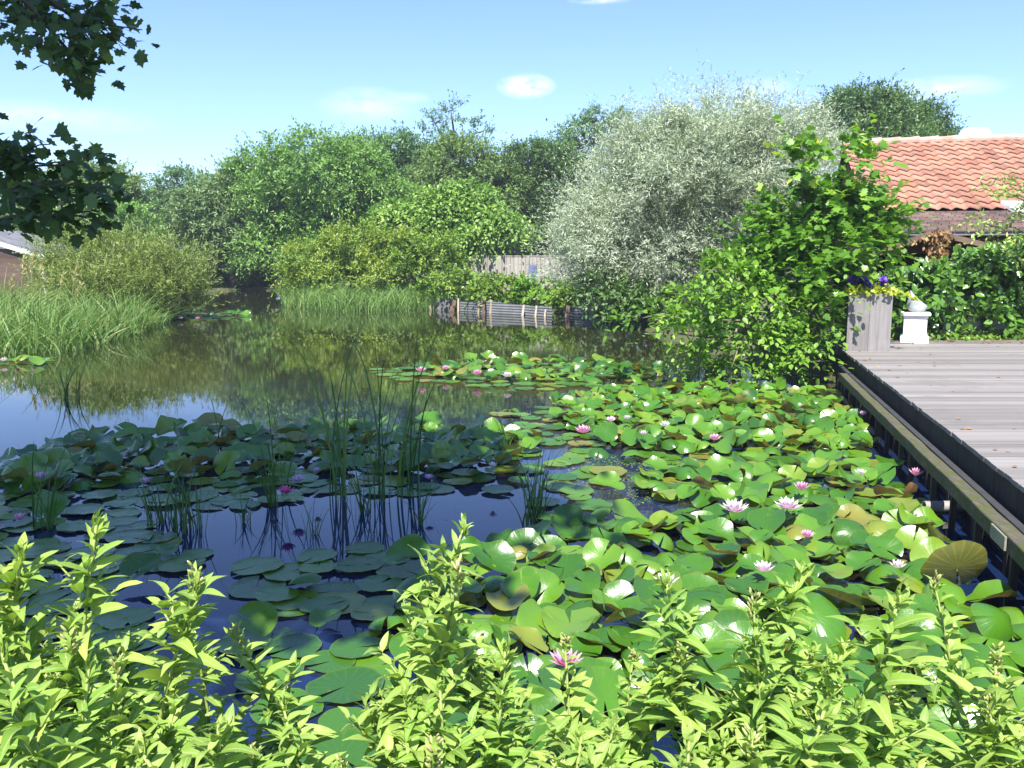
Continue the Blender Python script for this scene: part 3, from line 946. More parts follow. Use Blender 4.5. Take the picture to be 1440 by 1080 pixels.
# dead climber bundle on the gable post
dv = at(1318, 346, 14.3)
db = empty('dead_creeper', dv)
tag(db, 'bundle of brown dried creeper hanging from the gable peak', 'plant')
n = 420
pp = np.stack([R.normal(0, .075, n), R.normal(0, .05, n), R.uniform(-.28, .24, n)], -1)
pp[:60, 0] = R.normal(-.05, .25, 60); pp[:60, 2] = R.uniform(.16, .25, 60) - np.abs(pp[:60, 0]) * .35
place_leaves('leaves', M['dead_leaf'], 'broad', pp, rdir(n) + np.array([0, -.2, -.8]), rdir(n) + np.array([0, -1, 0]), R.uniform(.05, .11, n), R.random(n), db)
mb = MB()
for k in range(4): mb.tube(limb_path((R.normal(0, .04), 0, -.34), (R.normal(0, .06), 0, .25), 0, 5, .06), .008, 5)
mb.build('stems', M['bark'], db)

# chimney behind the ridge
cc = at(1369, 203, 20.0)
ch = empty('white_chimney', (cc[0], cc[1], 0), hr)
tag(ch, 'squat whitewashed chimney stub showing above the roof ridge', 'chimney')
mb = MB(); zt = at(1369, 181, 20.0)[2]; zb_ = cc[2]
mb.box((0, 0, zb_ - .6), (.74, .6, 1.3)); mb.box((0, 0, (zb_ + .051 + zt) / 2), (.74, .6, zt - zb_ - .05), taper=.62)
bevel(mb.build('stack', M['white_paint'], ch), .03)
mb = MB(); mb.box((.95, .1, zb_ + .02), (1.5, .3, .12)); bevel(mb.build('capping', M['white_paint'], ch), .02)

# low grey wall behind the ivy
w0 = at(1215, 478, 13.75); w1 = at(1475, 472, 13.55)
gw = empty('garden_wall', (w0[0], w0[1], 0), math.atan2(w1[1] - w0[1], w1[0] - w0[0]))
tag(gw, 'low rendered grey wall showing in patches through the ivy', 'wall')
mb = MB(); mb.box((2.6, .1, .62), (5.4, .2, .86)); mb.build('render', M['plaster'], gw)
mb = MB(); mb.box((2.6, .1, 1.08), (5.5, .28, .06)); mb.build('coping', M['plaster'], gw)

# ------------------------------------------------------------------ left shed, far shed, fence
sh = at(-30, 395, 27.0)
shed = empty('garden_shed', (sh[0], sh[1], 0))
tag(shed, 'brown timber shed with a white sloping eave board behind the reeds', 'shed')
def sll(px, py, d): return at(px, py, d) - np.array([sh[0], sh[1], 0])
a = sll(-60, 324, 27); b = sll(66, 362, 27)
mb = MB()
z = .2
while z < 2.6:
    xr = np.interp(z + .15, [b[2] - .05, a[2]], [b[0] - .12, a[0]]) if z + .15 > b[2] - .05 else b[0] - .12
    if xr > a[0] + .1: mb.box(((a[0] + xr) / 2, .0, z + .07), (xr - a[0], .03, .135))
    z += .142
mb.build('wall', M['shed_wood'], shed)
mb = MB()
u_ = unit(b - a); nn = np.array([-u_[2], 0, u_[0]])
V = np.array([a + [0, -.16, 0], b + [0, -.16, 0], b + [0, -.12, 0], a + [0, -.12, 0]])
V = np.vstack([V - nn * .06, V + nn * .06])
mb.hexa(V); mb.build('eave_board', M['white_paint'], shed)
mb = MB()
V = np.array([a + [0, -.11, 0], b + [0, -.11, 0], b + [0, 3.5, 0], a + [0, 3.5, 0]]); V = np.vstack([V - nn * .02, V + nn * .07])
mb.hexa(V); mb.build('roof', M['grey_roof'], shed)
mb = MB(); q_ = sll(60, 378, 26.9); mb.tube([[q_[0], -.05, .1], [q_[0], -.05, 1.1], [q_[0], -.05, b[2] - .1]], .05, 8); mb.build('downpipe', M['white_paint'], shed)

s2 = at(120, 395, 33)
hut = empty('long_shed', (s2[0], s2[1], 0))
tag(hut, 'long low shed with a grey roof edge beyond the osier bush', 'shed')
mb = MB(); mb.box((0, .8, .95), (6.0, 1.5, 1.5)); mb.build('wall', M['shed_wood'], hut)
mb = MB(); zt = at(120, 345, 33)[2]; mb.box((0, .8, zt - .06), (6.6, 2.0, .14)); mb.build('roof', M['grey_roof'], hut)

f0 = at(655, 408, 33.0); f1 = at(822, 408, 31.8)
fence = empty('board_fence', (f0[0], f0[1], 0), math.atan2(f1[1] - f0[1], f1[0] - f0[0]))
tag(fence, 'pale vertical board fence on the far bank beside the silver willow', 'fence')
FL = np.linalg.norm((f1 - f0)[:2]); FH = at(740, 360, 32.5)[2]
mb = MB(); x = 0
while x < FL:
    wd = random.uniform(.13, .16)
    mb.box((x + wd / 2, 0, FH / 2 + .1), (wd - .012, .025, FH - .2 + random.uniform(-.02, .02)))
    x += wd
mb.build('boards', M['fence'], fence)
for x in np.arange(.3, FL, 1.05):
    mb = MB(); mb.box((x, -.045, FH / 2), (.08, .06, FH + .03)); mb.build('post', M['fence'], fence)
mb = MB(); mb.box((FL / 2, .04, FH + .0), (FL, .14, .04)); mb.build('rail', M['fence'], fence)

s3 = at(690, 352, 34.2)
fs = empty('flat_roof_shed', (s3[0], s3[1], 0))
tag(fs, 'small shed with flat dark grey roof peeping over the pale fence', 'shed')
mb = MB(); mb.box((0, .8, .9), (2.0, 1.5, 1.5)); mb.build('wall', M['shed_wood'], fs)
mb = MB(); mb.box((0, .8, s3[2] - .02), (2.35, 2.0, .12)); mb.build('roof', M['grey_roof'], fs)
mb = MB(); mb.box((0, -.22, s3[2] - .035), (2.45, .03, .17)); mb.build('eave_board', M['zinc'], fs)

# blue chair by the fence
bc = at(751, 404, 31.0)
chr_ = empty('garden_chair', (bc[0], bc[1], .28), .2)
tag(chr_, 'blue plastic garden chair with tall back in front of the fence', 'chair')
mb = MB(); mb.box((0, .2, .80), (.34, .035, .62), np.array([[1, 0, 0], [0, math.cos(.15), -math.sin(.15)], [0, math.sin(.15), math.cos(.15)]]).T, taper=.82); bevel(mb.build('backrest', M['blue'], chr_), .04)
mb = MB(); mb.box((0, 0, .43), (.42, .42, .04)); bevel(mb.build('seat', M['blue'], chr_), .015)
for sx in (-1, 1):
    for sy in (-1, 1):
        mb = MB(); mb.tube([[sx * .17, sy * .16, .41], [sx * .19, sy * .19, .2], [sx * .20, sy * .21, 0]], .02, 6); mb.build('leg', M['blue'], chr_)
tb = at(738, 402, 30.6)
tbl = empty('garden_table', (tb[0], tb[1], .28))
tag(tbl, 'small pale table beside the blue garden chair', 'table')
mb = MB(); mb.box((0, 0, .40), (.42, .42, .03)); mb.build('top', M['zinc'], tbl)
for sx in (-1, 1):
    for sy in (-1, 1):
        mb = MB(); mb.tube([[sx * .18, sy * .18, .385], [sx * .18, sy * .18, .2], [sx * .18, sy * .18, 0]], .012, 6); mb.build('leg', M['zinc'], tbl)

# corrugated retaining wall
c0 = wat(602, 436); 
rw = empty('retaining_wall', (c0[0], c0[1], 0))
tag(rw, 'low bank wall of grey corrugated sheets held by wooden stakes', 'wall')
def cor(pa, pb, h0, h1):
    a = wat(*pa); b = wat(*pb)
    nz_, nxx = 41, 12
    V = []
    dv = (b - a)[:2]; nn = unit(np.array([dv[1], -dv[0]]))
    for i in range(nxx):
        s_ = i / (nxx - 1); h = h0 + (h1 - h0) * s_
        for k in range(nz_):
            zz = -.15 + (h + .15) * k / (nz_ - 1)
            off = .008 * math.sin(zz / .076 * 2 * PI)
            p = a[:2] + dv * s_ + nn * off
            V.append([p[0] - c0[0], p[1] - c0[1], zz])
    Q = [[i * nz_ + k, (i + 1) * nz_ + k, (i + 1) * nz_ + k + 1, i * nz_ + k + 1] for i in range(nxx - 1) for k in range(nz_ - 1)]
    mb = MB(); mb.add(V, Q, tint=.5); mb.build('corrugated_sheet', M['zinc'], rw, smooth=True)
cor((646, 437.5), (684, 440), .31, .33); cor((684, 440.5), (744, 443.5), .36, .29); cor((744, 444), (776, 446), .27, .30); cor((792, 444.5), (836, 447), .30, .26)
def stake(px, py, wpx, hpx, lean, mat='stake'):
    p = wat(px, py + .6); d = p[1]
    mb = MB(); ww = wpx / F * d; hh = hpx / F * d
    rot = np.array([[math.cos(lean), 0, math.sin(lean)], [0, 1, 0], [-math.sin(lean), 0, math.cos(lean)]])
    mb.box(np.array([p[0] - c0[0], p[1] - c0[1] - .06, hh / 2 - .1]), (ww, .05, hh + .2), rot, taper=.92)
    mb.build('stake', M[mat], rw)
for q_ in [(606, 435, 4, 16, .05), (612, 435, 3, 14, -.1), (644.5, 437, 2.6, 18, .02), (673, 439, 2.6, 17, .06), (681, 439.5, 6, 19, 0, 'rust'), (690, 440, 3, 19, .1), (735, 443, 3, 15, .12), (753, 444, 2.6, 15, .1), (766, 445, 2.5, 11, .08), (797, 445, 6, 16, .15, 'rust'), (636, 437, 7, 16, .25, 'rust')]:
    stake(*q_)
mb = MB(); a = wat(624, 436.5); mb.box((a[0] - c0[0], a[1] - c0[1] + .05, .05), (.5, .15, .6), taper=.8); bevel(mb.build('stone_slab', M['slab'], rw), .03)

# ------------------------------------------------------------------ far trees
g_far = 'trees on the far bank'
def gb(px, py, d): 
    p = at(px, py, d); return (p[0], p[1], .2)
TREES = [
    ('leafy_tree', 'olive grey tree with ragged top seen past the overhanging branch', (130, 380, 45), [(140, 290, 62, 45), (110, 262, 40, 28), (165, 270, 30, 30), (90, 310, 60, 40)], 'olive', .24, 210),
    ('leafy_tree', 'small round green tree in the low gap of the treeline', (175, 400, 42), [(175, 318, 42, 26), (150, 330, 30, 22)], 'ash', .22, 230),
    ('leafy_tree', 'bluish tree with an open knobbly top beside the sky gap', (258, 400, 55), [(258, 262, 34, 20), (240, 285, 28, 20), (280, 280, 26, 18), (255, 310, 45, 30)], 'blue_green', .26, 190),
    ('leafy_tree', 'grey green spreading tree leaning low over the channel mouth', (330, 405, 44), [(340, 265, 45, 32), (300, 300, 55, 38), (350, 320, 60, 45), (280, 340, 45, 35), (320, 375, 60, 30)], 'grey_green', .22, 270),
    ('ash_tree', 'broad bright green ash with a domed crown, tallest on its side', (450, 400, 42), [(440, 240, 66, 44), (400, 285, 58, 45), (490, 265, 52, 50), (450, 320, 80, 50), (390, 355, 60, 40), (470, 370, 70, 30), (530, 300, 50, 45), (370, 250, 40, 34), (500, 235, 45, 34)], 'ash', .21, 310),
    ('leafy_tree', 'green tree filling the skyline between the ash and the alder', (550, 390, 48), [(548, 228, 55, 36), (590, 250, 55, 45), (530, 280, 50, 50), (600, 300, 60, 50)], 'blue_green', .24, 260),
    ('alder_tree', 'olive alder with a tapering crown under the sparse tall tree', (645, 390, 46), [(645, 235, 46, 42), (620, 285, 62, 48), (695, 272, 50, 46), (650, 320, 80, 45), (720, 300, 40, 50)], 'olive', .21, 300),
    ('sparse_tree', 'thin dark tall tree with open layered twigs above the alder', (640, 390, 51), [(632, 156, 22, 8), (612, 173, 20, 8), (650, 172, 22, 8), (672, 186, 20, 6), (630, 194, 34, 10), (655, 206, 30, 10), (600, 186, 14, 5)], 'blue_green', .22, 85),
    ('dark_tree', 'dark evergreen looking tree between the alder and the willow', (765, 390, 46), [(750, 250, 42, 34), (795, 260, 45, 40), (745, 300, 50, 50), (790, 320, 50, 40), (735, 245, 34, 30), (775, 235, 40, 28)], 'dark', .22, 300),
    ('dark_tree', 'bluish dark tree whose flat head rises behind the silver willow', (840, 390, 49), [(842, 174, 32, 15), (812, 186, 24, 11), (862, 190, 26, 16), (800, 210, 32, 10), (840, 220, 50, 25)], 'blue_green', .24, 190),
    ('cherry_tree', 'cherry tree with drooping coarse leaves in front of the alder', (640, 405, 33.5), [(640, 300, 62, 36), (590, 325, 48, 40), (675, 318, 42, 26), (615, 352, 50, 30), (560, 315, 40, 28), (712, 322, 26, 20), (655, 282, 40, 20)], 'cherry', .20, 300),
    ('yellow_shrub', 'yellowish green rounded shrub at the water in front of the ash', (490, 412, 31.5), [(500, 346, 50, 24), (445, 372, 46, 30), (545, 366, 44, 34), (490, 388, 78, 24), (425, 392, 30, 18), (575, 350, 26, 20)], 'yellow_green', .15, 420),
    ('green_shrub', 'dark green shrub beside the end of the pale fence', (632, 400, 31.5), [(602, 362, 40, 28), (626, 378, 18, 20), (575, 375, 40, 25)], 'bramble', .16, 380),
    ('round_tree', 'dome shaped dark green tree behind the tiled roof', (1235, 300, 38), [(1215, 168, 62, 38), (1270, 180, 55, 32), (1180, 185, 48, 32), (1310, 192, 32, 16), (1240, 215, 90, 30)], 'dark', .19, 400),
]
for nm, lb, (bx, by, d), lobes, mt, lf_, dn in TREES:
    lf_ *= .86; dn *= 1.15
    kw = {}
    if nm == 'cherry_tree': kw = dict(droop=.9, up=.3, tm='broad')
    if nm == 'sparse_tree': kw = dict(shell=.2, spread=.6)
    make_tree(nm, lb, 'shrub' if 'shrub' in nm else 'tree', gb(bx, by, d), [lob(*l, d + random.uniform(-1, 1)) for l in lobes], mt, leaf=lf_, dens=dn, group=g_far,
              rad=.18 if 'shrub' not in nm else .07, twig=.75 if 'shrub' not in nm else .45, **kw)

# wood behind everything
lobes = []
for px in range(-120, 1240, 55):
    lobes.append(lob(px + random.uniform(-15, 15), 318 + random.uniform(-15, 15), 50, 50, 60 + random.uniform(-3, 3)))
    lobes.append(lob(px + random.uniform(-15, 15), 350, 50, 30, 60 + random.uniform(-3, 3)))
p, a, n, s, ti = sprays(lobes, 45, .42, twig=1.2)
tag(place_leaves('distant_wood', M['dark'], 'broad', p, a, n, s, ti), kind='stuff')

# silver willow
d = 22
make_tree('silver_willow', 'large silvery grey willow with narrow leaves leaning over the pond', 'tree', gb(1010, 430, 22.6),
          [lob(*l, d + random.uniform(-.8, .8)) for l in [(1000, 240, 110, 62), (880, 292, 72, 50), (1095, 250, 70, 60), (835, 322, 42, 34), (960, 320, 130, 75), (850, 350, 55, 60), (1015, 172, 52, 26), (965, 200, 40, 24), (1075, 190, 40, 24), (900, 395, 95, 38), (1130, 215, 40, 45), (930, 212, 60, 38), (1060, 330, 90, 70), (820, 400, 35, 25), (960, 250, 120, 80), (1040, 280, 120, 80), (840, 370, 40, 45), (930, 350, 110, 60)]],
          'willow', leaf=.10, tm='narrow', dens=1450, rad=.22, twig=.95, K=12, Mn=16, up=.8, droop=.4, spread=.62, shell=.3, nup=.3, leaf_ang=.75, tint=(.0, .75, .35), limbs=False)

# left osier bush
d = 24
make_tree('osier_bush', 'yellow green narrow leaved willow bush behind the tall reeds', 'bush', gb(180, 438, 24.5),
          [lob(*l, d + random.uniform(-.6, .6)) for l in [(170, 378, 70, 38), (110, 376, 50, 34), (228, 390, 52, 38), (190, 412, 80, 28), (255, 422, 40, 22), (130, 405, 70, 34), (215, 430, 66, 16), (160, 430, 60, 18)]],
          'osier', leaf=.13, tm='narrow', dens=800, rad=.06, twig=.7, K=6, Mn=12, up=1.0, droop=.2, spread=.6, nup=.5, leaf_ang=.6)

# far bank shrubs
for lb, ls, mt, d in [
    ('leafy bramble mound behind the stone end of the bank wall', [(655, 404, 38, 16), (620, 408, 26, 14)], 'bramble', 27.2),
    ('bright bramble thicket above the middle corrugated sheets', [(712, 406, 42, 15), (690, 414, 30, 10)], 'bramble', 26.4),
    ('bushy green mound above the last corrugated sheet', [(768, 412, 38, 17), (745, 420, 22, 10)], 'alder', 25.6),
    ('leafy plant spilling over the end of the corrugated wall', [(800, 428, 24, 18), (815, 415, 26, 16)], 'bramble', 24.6),
    ('shadowy shrub closing off the far end of the channel', [(330, 392, 60, 18), (385, 396, 40, 16), (285, 396, 40, 16)], 'olive', 45.5),
    ('dark shrub in the shade under the silver willow', [(880, 425, 55, 26), (850, 408, 38, 22), (925, 440, 45, 24)], 'dark', 21.0)]:
    d += .9 if d > 22 else 0
    make_tree('bank_shrub', lb, 'shrub', gb(ls[0][0], 432, d + .4), [lob(*l, d, .7) for l in ls], mt, leaf=.13, tm='broad', dens=520, group='shrubs on the far bank', rad=.03, twig=.35, K=6, Mn=7)

# ------------------------------------------------------------------ maple and waterside shrub at the deck corner
d = 12.3
mp = make_tree('young_maple', 'upright young maple with lobed leaves and yellow shoot tips by the planter', 'tree', (at(1160, 500, 12.6)[0], 12.9, .2),
          [lob(*l, d + random.uniform(-.4, .4)) for l in [(1130, 240, 22, 48), (1215, 245, 20, 50), (1125, 305, 52, 42), (1205, 310, 50, 40), (1160, 350, 95, 45), (1095, 350, 45, 40), (1150, 400, 85, 40), (1150, 450, 36, 45), (1240, 300, 28, 35), (1175, 300, 55, 45), (1110, 385, 80, 40)]],
          'maple', leaf=.10, tm='palm', dens=300, rad=.05, bark='pale_bark', twig=.35, K=5, Mn=5, up=.45, droop=.3, topt=.9, shell=.4, nup=1.9, leaf_ang=.7)
make_tree('waterside_shrub', 'spreading round leaved shrub hanging over the water below the maple', 'shrub', (at(1120, 520, 12.0)[0], 12.3, .1),
          [lob(*l, 11.7 + random.uniform(-.35, .35)) for l in [(1040, 395, 62, 40), (1080, 440, 85, 42), (1000, 440, 50, 30), (1050, 490, 95, 36), (1130, 500, 50, 34), (990, 510, 50, 20), (1090, 525, 60, 16), (955, 470, 40, 14), (1000, 380, 35, 18), (930, 450, 26, 9), (900, 448, 20, 7), (985, 415, 45, 14), (1030, 540, 50, 10)]],
          'alder', leaf=.095, tm='ovate', dens=290, rad=.045, bark='pale_bark', twig=.4, K=5, Mn=6, up=.2, droop=.45, shell=.35, nup=1.9, leaf_ang=.7)
# long bare-ended twig of the shrub reaching out over the water
# ------------------------------------------------------------------ ivy hedge
iv = empty('ivy_hedge', at(1330, 478, 13.6) * np.array([1, 1, 0]) + np.array([0, 0, .4]))
tag(iv, 'glossy dark ivy hedge smothering the low wall at the end of the deck', 'hedge')
ib = np.array(iv.location)
L = [(1275, 402, 45, 18), (1350, 388, 45, 20), (1420, 376, 50, 24), (1300, 405, 60, 28), (1380, 402, 60, 30), (1450, 405, 50, 34), (1270, 430, 28, 26), (1400, 432, 36, 20), (1450, 440, 30, 22), (1490, 390, 50, 60), (1380, 372, 30, 14), (1262, 460, 14, 20), (1305, 455, 16, 14), (1400, 452, 24, 14), (1440, 456, 40, 14), (1345, 424, 40, 10), (1320, 470, 40, 6), (1480, 450, 30, 20), (1285, 440, 20, 16)]
p, a, n, s, ti = sprays([lob(*l, 13.55 + random.uniform(-.1, .2), .45) for l in L], 420, .125, twig=.3, K=5, Mn=6, up=.3, droop=.7, nup=.5, leaf_ang=.8, topt=.5)
n = n + np.array([0, -.7, 0])
place_leaves('foliage', M['ivy'], 'ovate', p - ib, a, n, s, ti, iv)
mb = MB()
for k in range(24):
    px = random.uniform(1235, 1490)
    mb.tube(limb_path(at(px, 474, 13.65), at(px + random.uniform(-20, 20), random.uniform(360, 400), 13.7), 0, 6, .05) - ib, np.linspace(.022, .008, 6), 5)
mb.build('stems', M['bark'], iv)
# ground ivy strip
n_ = 2600
px = R.uniform(1255, 1500, n_); pos = np.array([at(x, 478 - (1 if 0 else 0), 13.0) for x in px])
pos[:, 1] = R.uniform(12.95, 13.5, n_); pos[:, 2] = .44 + np.abs(R.normal(0, .09, n_)) * (pos[:, 1] - 12.8) * 1.6
tag(place_leaves('ivy_ground_cover', M['bramble'], 'ovate', pos, rdir(n_) + np.array([0, -.5, 0]), rdir(n_) * .7 + np.array([0, -.4, 1]), R.uniform(.05, .10, n_), R.random(n_) * .8), 'low trailing ivy along the end of the deck', 'ivy', kind='stuff')
n_ = 320
pos = np.stack([R.uniform(5.6, 9.0, n_), R.normal(12.8, .12, n_), np.full(n_, DZ + .022)], -1)
yy_ = R.uniform(4, 12.3, 60); pos[:60] = np.stack([EX(yy_) + .1 + R.random(60) ** 2 * 4, yy_, np.full(60, DZ + .008)], -1)
tag(place_leaves('fallen_leaves', M['dead_leaf'], 'broad', pos, rdir(n_) * np.array([1, 1, .05]), rdir(n_) * .2 + np.array([0, 0, 1]), R.uniform(.03, .07, n_), R.random(n_)), kind='stuff')
# shrub branches in front of the roof
p0 = at(1490, 420, 12.9)
fr = empty('fruit_tree', (p0[0], p0[1], .3))
tag(fr, 'thin leaved fruit tree branches reaching across the tiled roof', 'tree')
fb = np.array(fr.location)
mb = MB(); ps = []
trunk = limb_path(fb - fb, at(1480, 250, 12.9) - fb, 0, 7, .02); mb.tube(trunk, np.linspace(.06, .02, 7), 6)
tips = [(1352, 318), (1368, 268), (1390, 250), (1372, 300), (1402, 275), (1425, 245), (1432, 290), (1410, 325), (1437, 262), (1390, 335), (1445, 320), (1362, 335), (1450, 300), (1455, 340), (1420, 340)]
P, A, N_, S_, T_ = [], [], [], [], []
for tx, ty in tips:
    st = trunk[random.randint(2, 5)]
    e = at(tx, ty, 12.7 + random.uniform(-.4, .3)) - fb
    pth = limb_path(st, e, .05, 8, .03); mb.tube(pth, np.linspace(.014, .003, 8), 4)
    for k in range(46):
        f = random.uniform(.45, 1.0) * 7
        i = min(int(f), 6); q_ = pth[i] + (pth[i + 1] - pth[i]) * (f - i)
        P.append(q_ + R.normal(0, .05, 3)); A.append(unit(pth[i + 1] - pth[i]) + R.normal(0, .7, 3)); N_.append(np.array([0, -.3, 1]) + R.normal(0, .6, 3))
mb.build('trunk', M['bark'], fr, smooth=True)
P = np.array(P); place_leaves('crown', M['cherry'], 'rhomb', P, np.array(A), np.array(N_), R.uniform(.06, .10, len(P)), .35 + .6 * R.random(len(P)), fr)

# ------------------------------------------------------------------ sycamore whose branches hang into view and whose crown shades the pads
sb = np.array([-6.6, .6, .3])
syc = empty('sycamore_tree', sb)
tag(syc, 'tall sycamore whose dark lobed branches hang in at the top corner and side', 'tree')
mb = MB()
tr = np.array([sb + [0, 0, -.4], sb + [.05, .1, 1.5], sb + [.2, .3, 3.2], sb + [.5, .6, 5], sb + [1.0, .9, 7], sb + [1.4, 1.0, 9]])
mb.tube(tr - sb, [.3, .24, .21, .17, .12, .05], 10)
CL = [((-3.9, 1.3, 6.6), (3.4, 1.5, 1.1)), ((-2.2, 2.3, 6.4), (1.9, 1.2, .9)), ((-5.0, 2.4, 7.2), (2.2, 1.3, 1.2)), ((-4.5, 1.2, 8.4), (2.6, 1.4, 1.2)), ((-1.7, 1.2, 6.0), (1.5, 1.0, .7)), ((-3.2, .4, 5.7), (2.0, .7, .6)), ((-6.8, 4.2, 7.4), (1.8, 1.4, 1.3)), ((-4.0, .2, 7.6), (2.6, 1.0, 1.0))]
for c, r in CL:
    mb.tube(limb_path(tr[3], c, .08, 7, .04) - sb, np.linspace(.09, .02, 7), 6)
p, a, n, s, ti = sprays(CL, 230, .2, twig=.6, K=5, Mn=6, up=.2, shell=.1)
# visible branches
BR = []
def hang(start, tipsd, dd, dens, leaf):
    """start: world pos; tips: list of (px,py) ends; leaves gather along the outer half of every twig"""
    PP, AA, NN = [], [], []
    for (mx, my), tl in tipsd:
        m = at(mx, my, dd + random.uniform(-.15, .15))
        pm = limb_path(start, m, .05, 8, .02)
        mb.tube(pm - sb, np.linspace(.03, .010, 8), 6)
        for tx, ty in tl:
            e = at(tx, ty, dd + random.uniform(-.35, .35))
            pt = limb_path(m, e, .03, 7, .03)
            mb.tube(pt - sb, np.linspace(.009, .003, 7), 5)
            for k in range(dens):
                f = (random.random() ** .6) * 5.99
                i = int(f); q_ = pt[i] + (pt[i + 1] - pt[i]) * (f - i)
                PP.append(q_ + R.normal(0, .06, 3))
                dirn = unit(pt[-1] - pt[0])
                AA.append(dirn * .7 + R.normal(0, .55, 3) + np.array([0, 0, -.45]))
                NN.append(np.array([0, -.25, .9]) + R.normal(0, .5, 3))
    return np.array(PP), np.array(AA), np.array(NN), leaf * R.uniform(.7, 1.15, len(PP)), R.random(len(PP)) * .97
h1 = hang(np.array([-4.4, 3.6, 4.6]), [((45, 20), [(20, 60), (60, 70), (75, 25), (35, 5), (5, 25)]), ((110, 30), [(160, 14), (200, 42), (182, 68), (120, 55), (140, 0), (95, 75), (178, 30)]), ((95, 70), [(115, 95), (145, 85), (122, 120), (75, 80), (128, 112)]), ((20, -10), [(10, 10), (60, 0), (80, 10)])], 5.55, 24, .072)
h2 = hang(np.array([-5.4, 4.2, 3.3]), [((0, 235), [(70, 203), (155, 216), (115, 228), (30, 215), (20, 250)]), ((10, 270), [(90, 250), (150, 262), (190, 276), (60, 285), (165, 290)]), ((0, 310), [(70, 298), (130, 306), (160, 298), (40, 305), (95, 312)]), ((-30, 210), [(10, 200), (40, 220), (5, 230)])], 5.35, 28, .076)
P, A, N_, S_, T_ = [np.concatenate(q_) for q_ in zip((p, a, n, s, ti), h1, h2)]
mb.build('trunk', M['bark'], syc, smooth=True)
place_leaves('crown', M['sycamore'], 'palm', P - sb, A, N_, S_, T_, syc)

def inpoly(c, pl_):
    ins = np.zeros(len(c), bool)
    for i in range(len(pl_)):
        a, b = pl_[i], pl_[(i + 1) % len(pl_)]
        ins ^= ((a[1] > c[:, 1]) != (b[1] > c[:, 1])) & (c[:, 0] < (b[0] - a[0]) * (c[:, 1] - a[1]) / (b[1] - a[1] + 1e-12) + a[0])
    return ins


# ------------------------------------------------------------------ reeds
def reed_bed(name, poly, n, h, mat, wid, bend=.35, label=None):
    pts = []
    pl_ = np.array([wat(*q_) if len(q_) == 2 else q_ for q_ in poly])[:, :2]
    lo, hi = pl_.min(0), pl_.max(0)
    while len(pts) < n:
        c = R.uniform(lo, hi, (n * 2, 2))
        ins = np.zeros(len(c), bool)
        for i in range(len(pl_)):
            a, b = pl_[i], pl_[(i + 1) % len(pl_)]
            ins ^= ((a[1] > c[:, 1]) != (b[1] > c[:, 1])) & (c[:, 0] < (b[0] - a[0]) * (c[:, 1] - a[1]) / (b[1] - a[1] + 1e-12) + a[0])
        pts += list(c[ins])
    B = np.array(pts[:n]); B = np.concatenate([B, np.full((n, 1), -.03)], 1)
    ln = unit(R.normal(size=(n, 2)) + np.array([.4, -.2]))
    patch = .5 + .28 * np.sin(B[:, 0] * 1.7) * np.sin(B[:, 1] * 1.1 + 1) + .22 * np.sin(B[:, 0] * 4.3 + B[:, 1] * 3.1)
    hh = h * R.uniform(.40, 1.1, n) ** .8 * (.65 + .45 * patch) * (1 + .25 * (R.random(n) < .08))
    tint = np.clip(.2 + .35 * patch + .35 * R.random(n), 0, .86)
    dead = R.random(n) < .05; tint[dead] = R.uniform(.95, 1, dead.sum())
    o = blades(name, M[mat], B, hh, ln, R.uniform(.1, bend * 2, n), wid * R.uniform(.6, 1.3, n), tint)
    return tag(o, label, 'reeds', kind='stuff')
reed_bed('reeds', [(-140, 498), (20, 499), (80, 497), (130, 484), (185, 472), (208, 460), (200, 440), (150, 425), (-160, 425)], 7600, 1.12, 'reed', .028, .5)
reed_bed('far_reeds', [(398, 433), (470, 438), (540, 439), (610, 437), (606, 422), (540, 419), (396, 422)], 5200, .86, 'far_reed', .03, .8)
def land_grass(name, poly, n, h, mat, wid, label=None):
    pl_ = np.array(poly, float); lo, hi = pl_.min(0), pl_.max(0)
    c = R.uniform(lo, hi, (n * 3, 2)); c = c[inpoly(c, pl_)]
    sd = sdist(c[:, 0], c[:, 1]); c = c[(sd > -.05)][:n]; sd = sdist(c[:, 0], c[:, 1]); n = len(c)
    B = np.concatenate([c, np.minimum(np.where(c[:, 1] < 14.5, .3, .10), sd * 2.5)[:, None] - .03], 1)
    o = blades(name, M[mat], B, h * R.uniform(.4, 1.1, n), unit(R.normal(size=(n, 2))), R.uniform(.1, .9, n), wid * R.uniform(.6, 1.3, n), np.clip(R.random(n) * .95, 0, .9), seg=4)
    return tag(o, label, 'grass', kind='stuff')
land_grass('bank_grass', [(-9.5, 30), (-2.6, 27), (2.5, 23.3), (4.5, 16), (4.6, 12.9), (6, 13.2), (6, 24), (4, 33), (-8, 36)], 9000, .5, 'rush', .03, 'rough green grass and weeds along the far bank')
land_grass('verge_grass', [(-20, 40), (-13.3, 44), (-8.3, 48), (-6, 42), (-8.0, 34), (-5, 50), (-22, 52), (-24, 24), (-9.5, 20.5), (-10.6, 27), (-13.3, 37)], 6000, .45, 'rush', .04, 'rough grass under the trees behind the osier bush')
reed_bed('low_reeds', [(-140, 502), (20, 503), (84, 500), (136, 488), (190, 475), (214, 462), (205, 445), (120, 470), (-160, 470)], 2600, .7, 'reed', .026, .9)
reed_bed('shore_reeds', [(186, 472), (216, 463), (240, 452), (250, 444), (210, 441)], 1100, .42, 'reed', .028, .8)
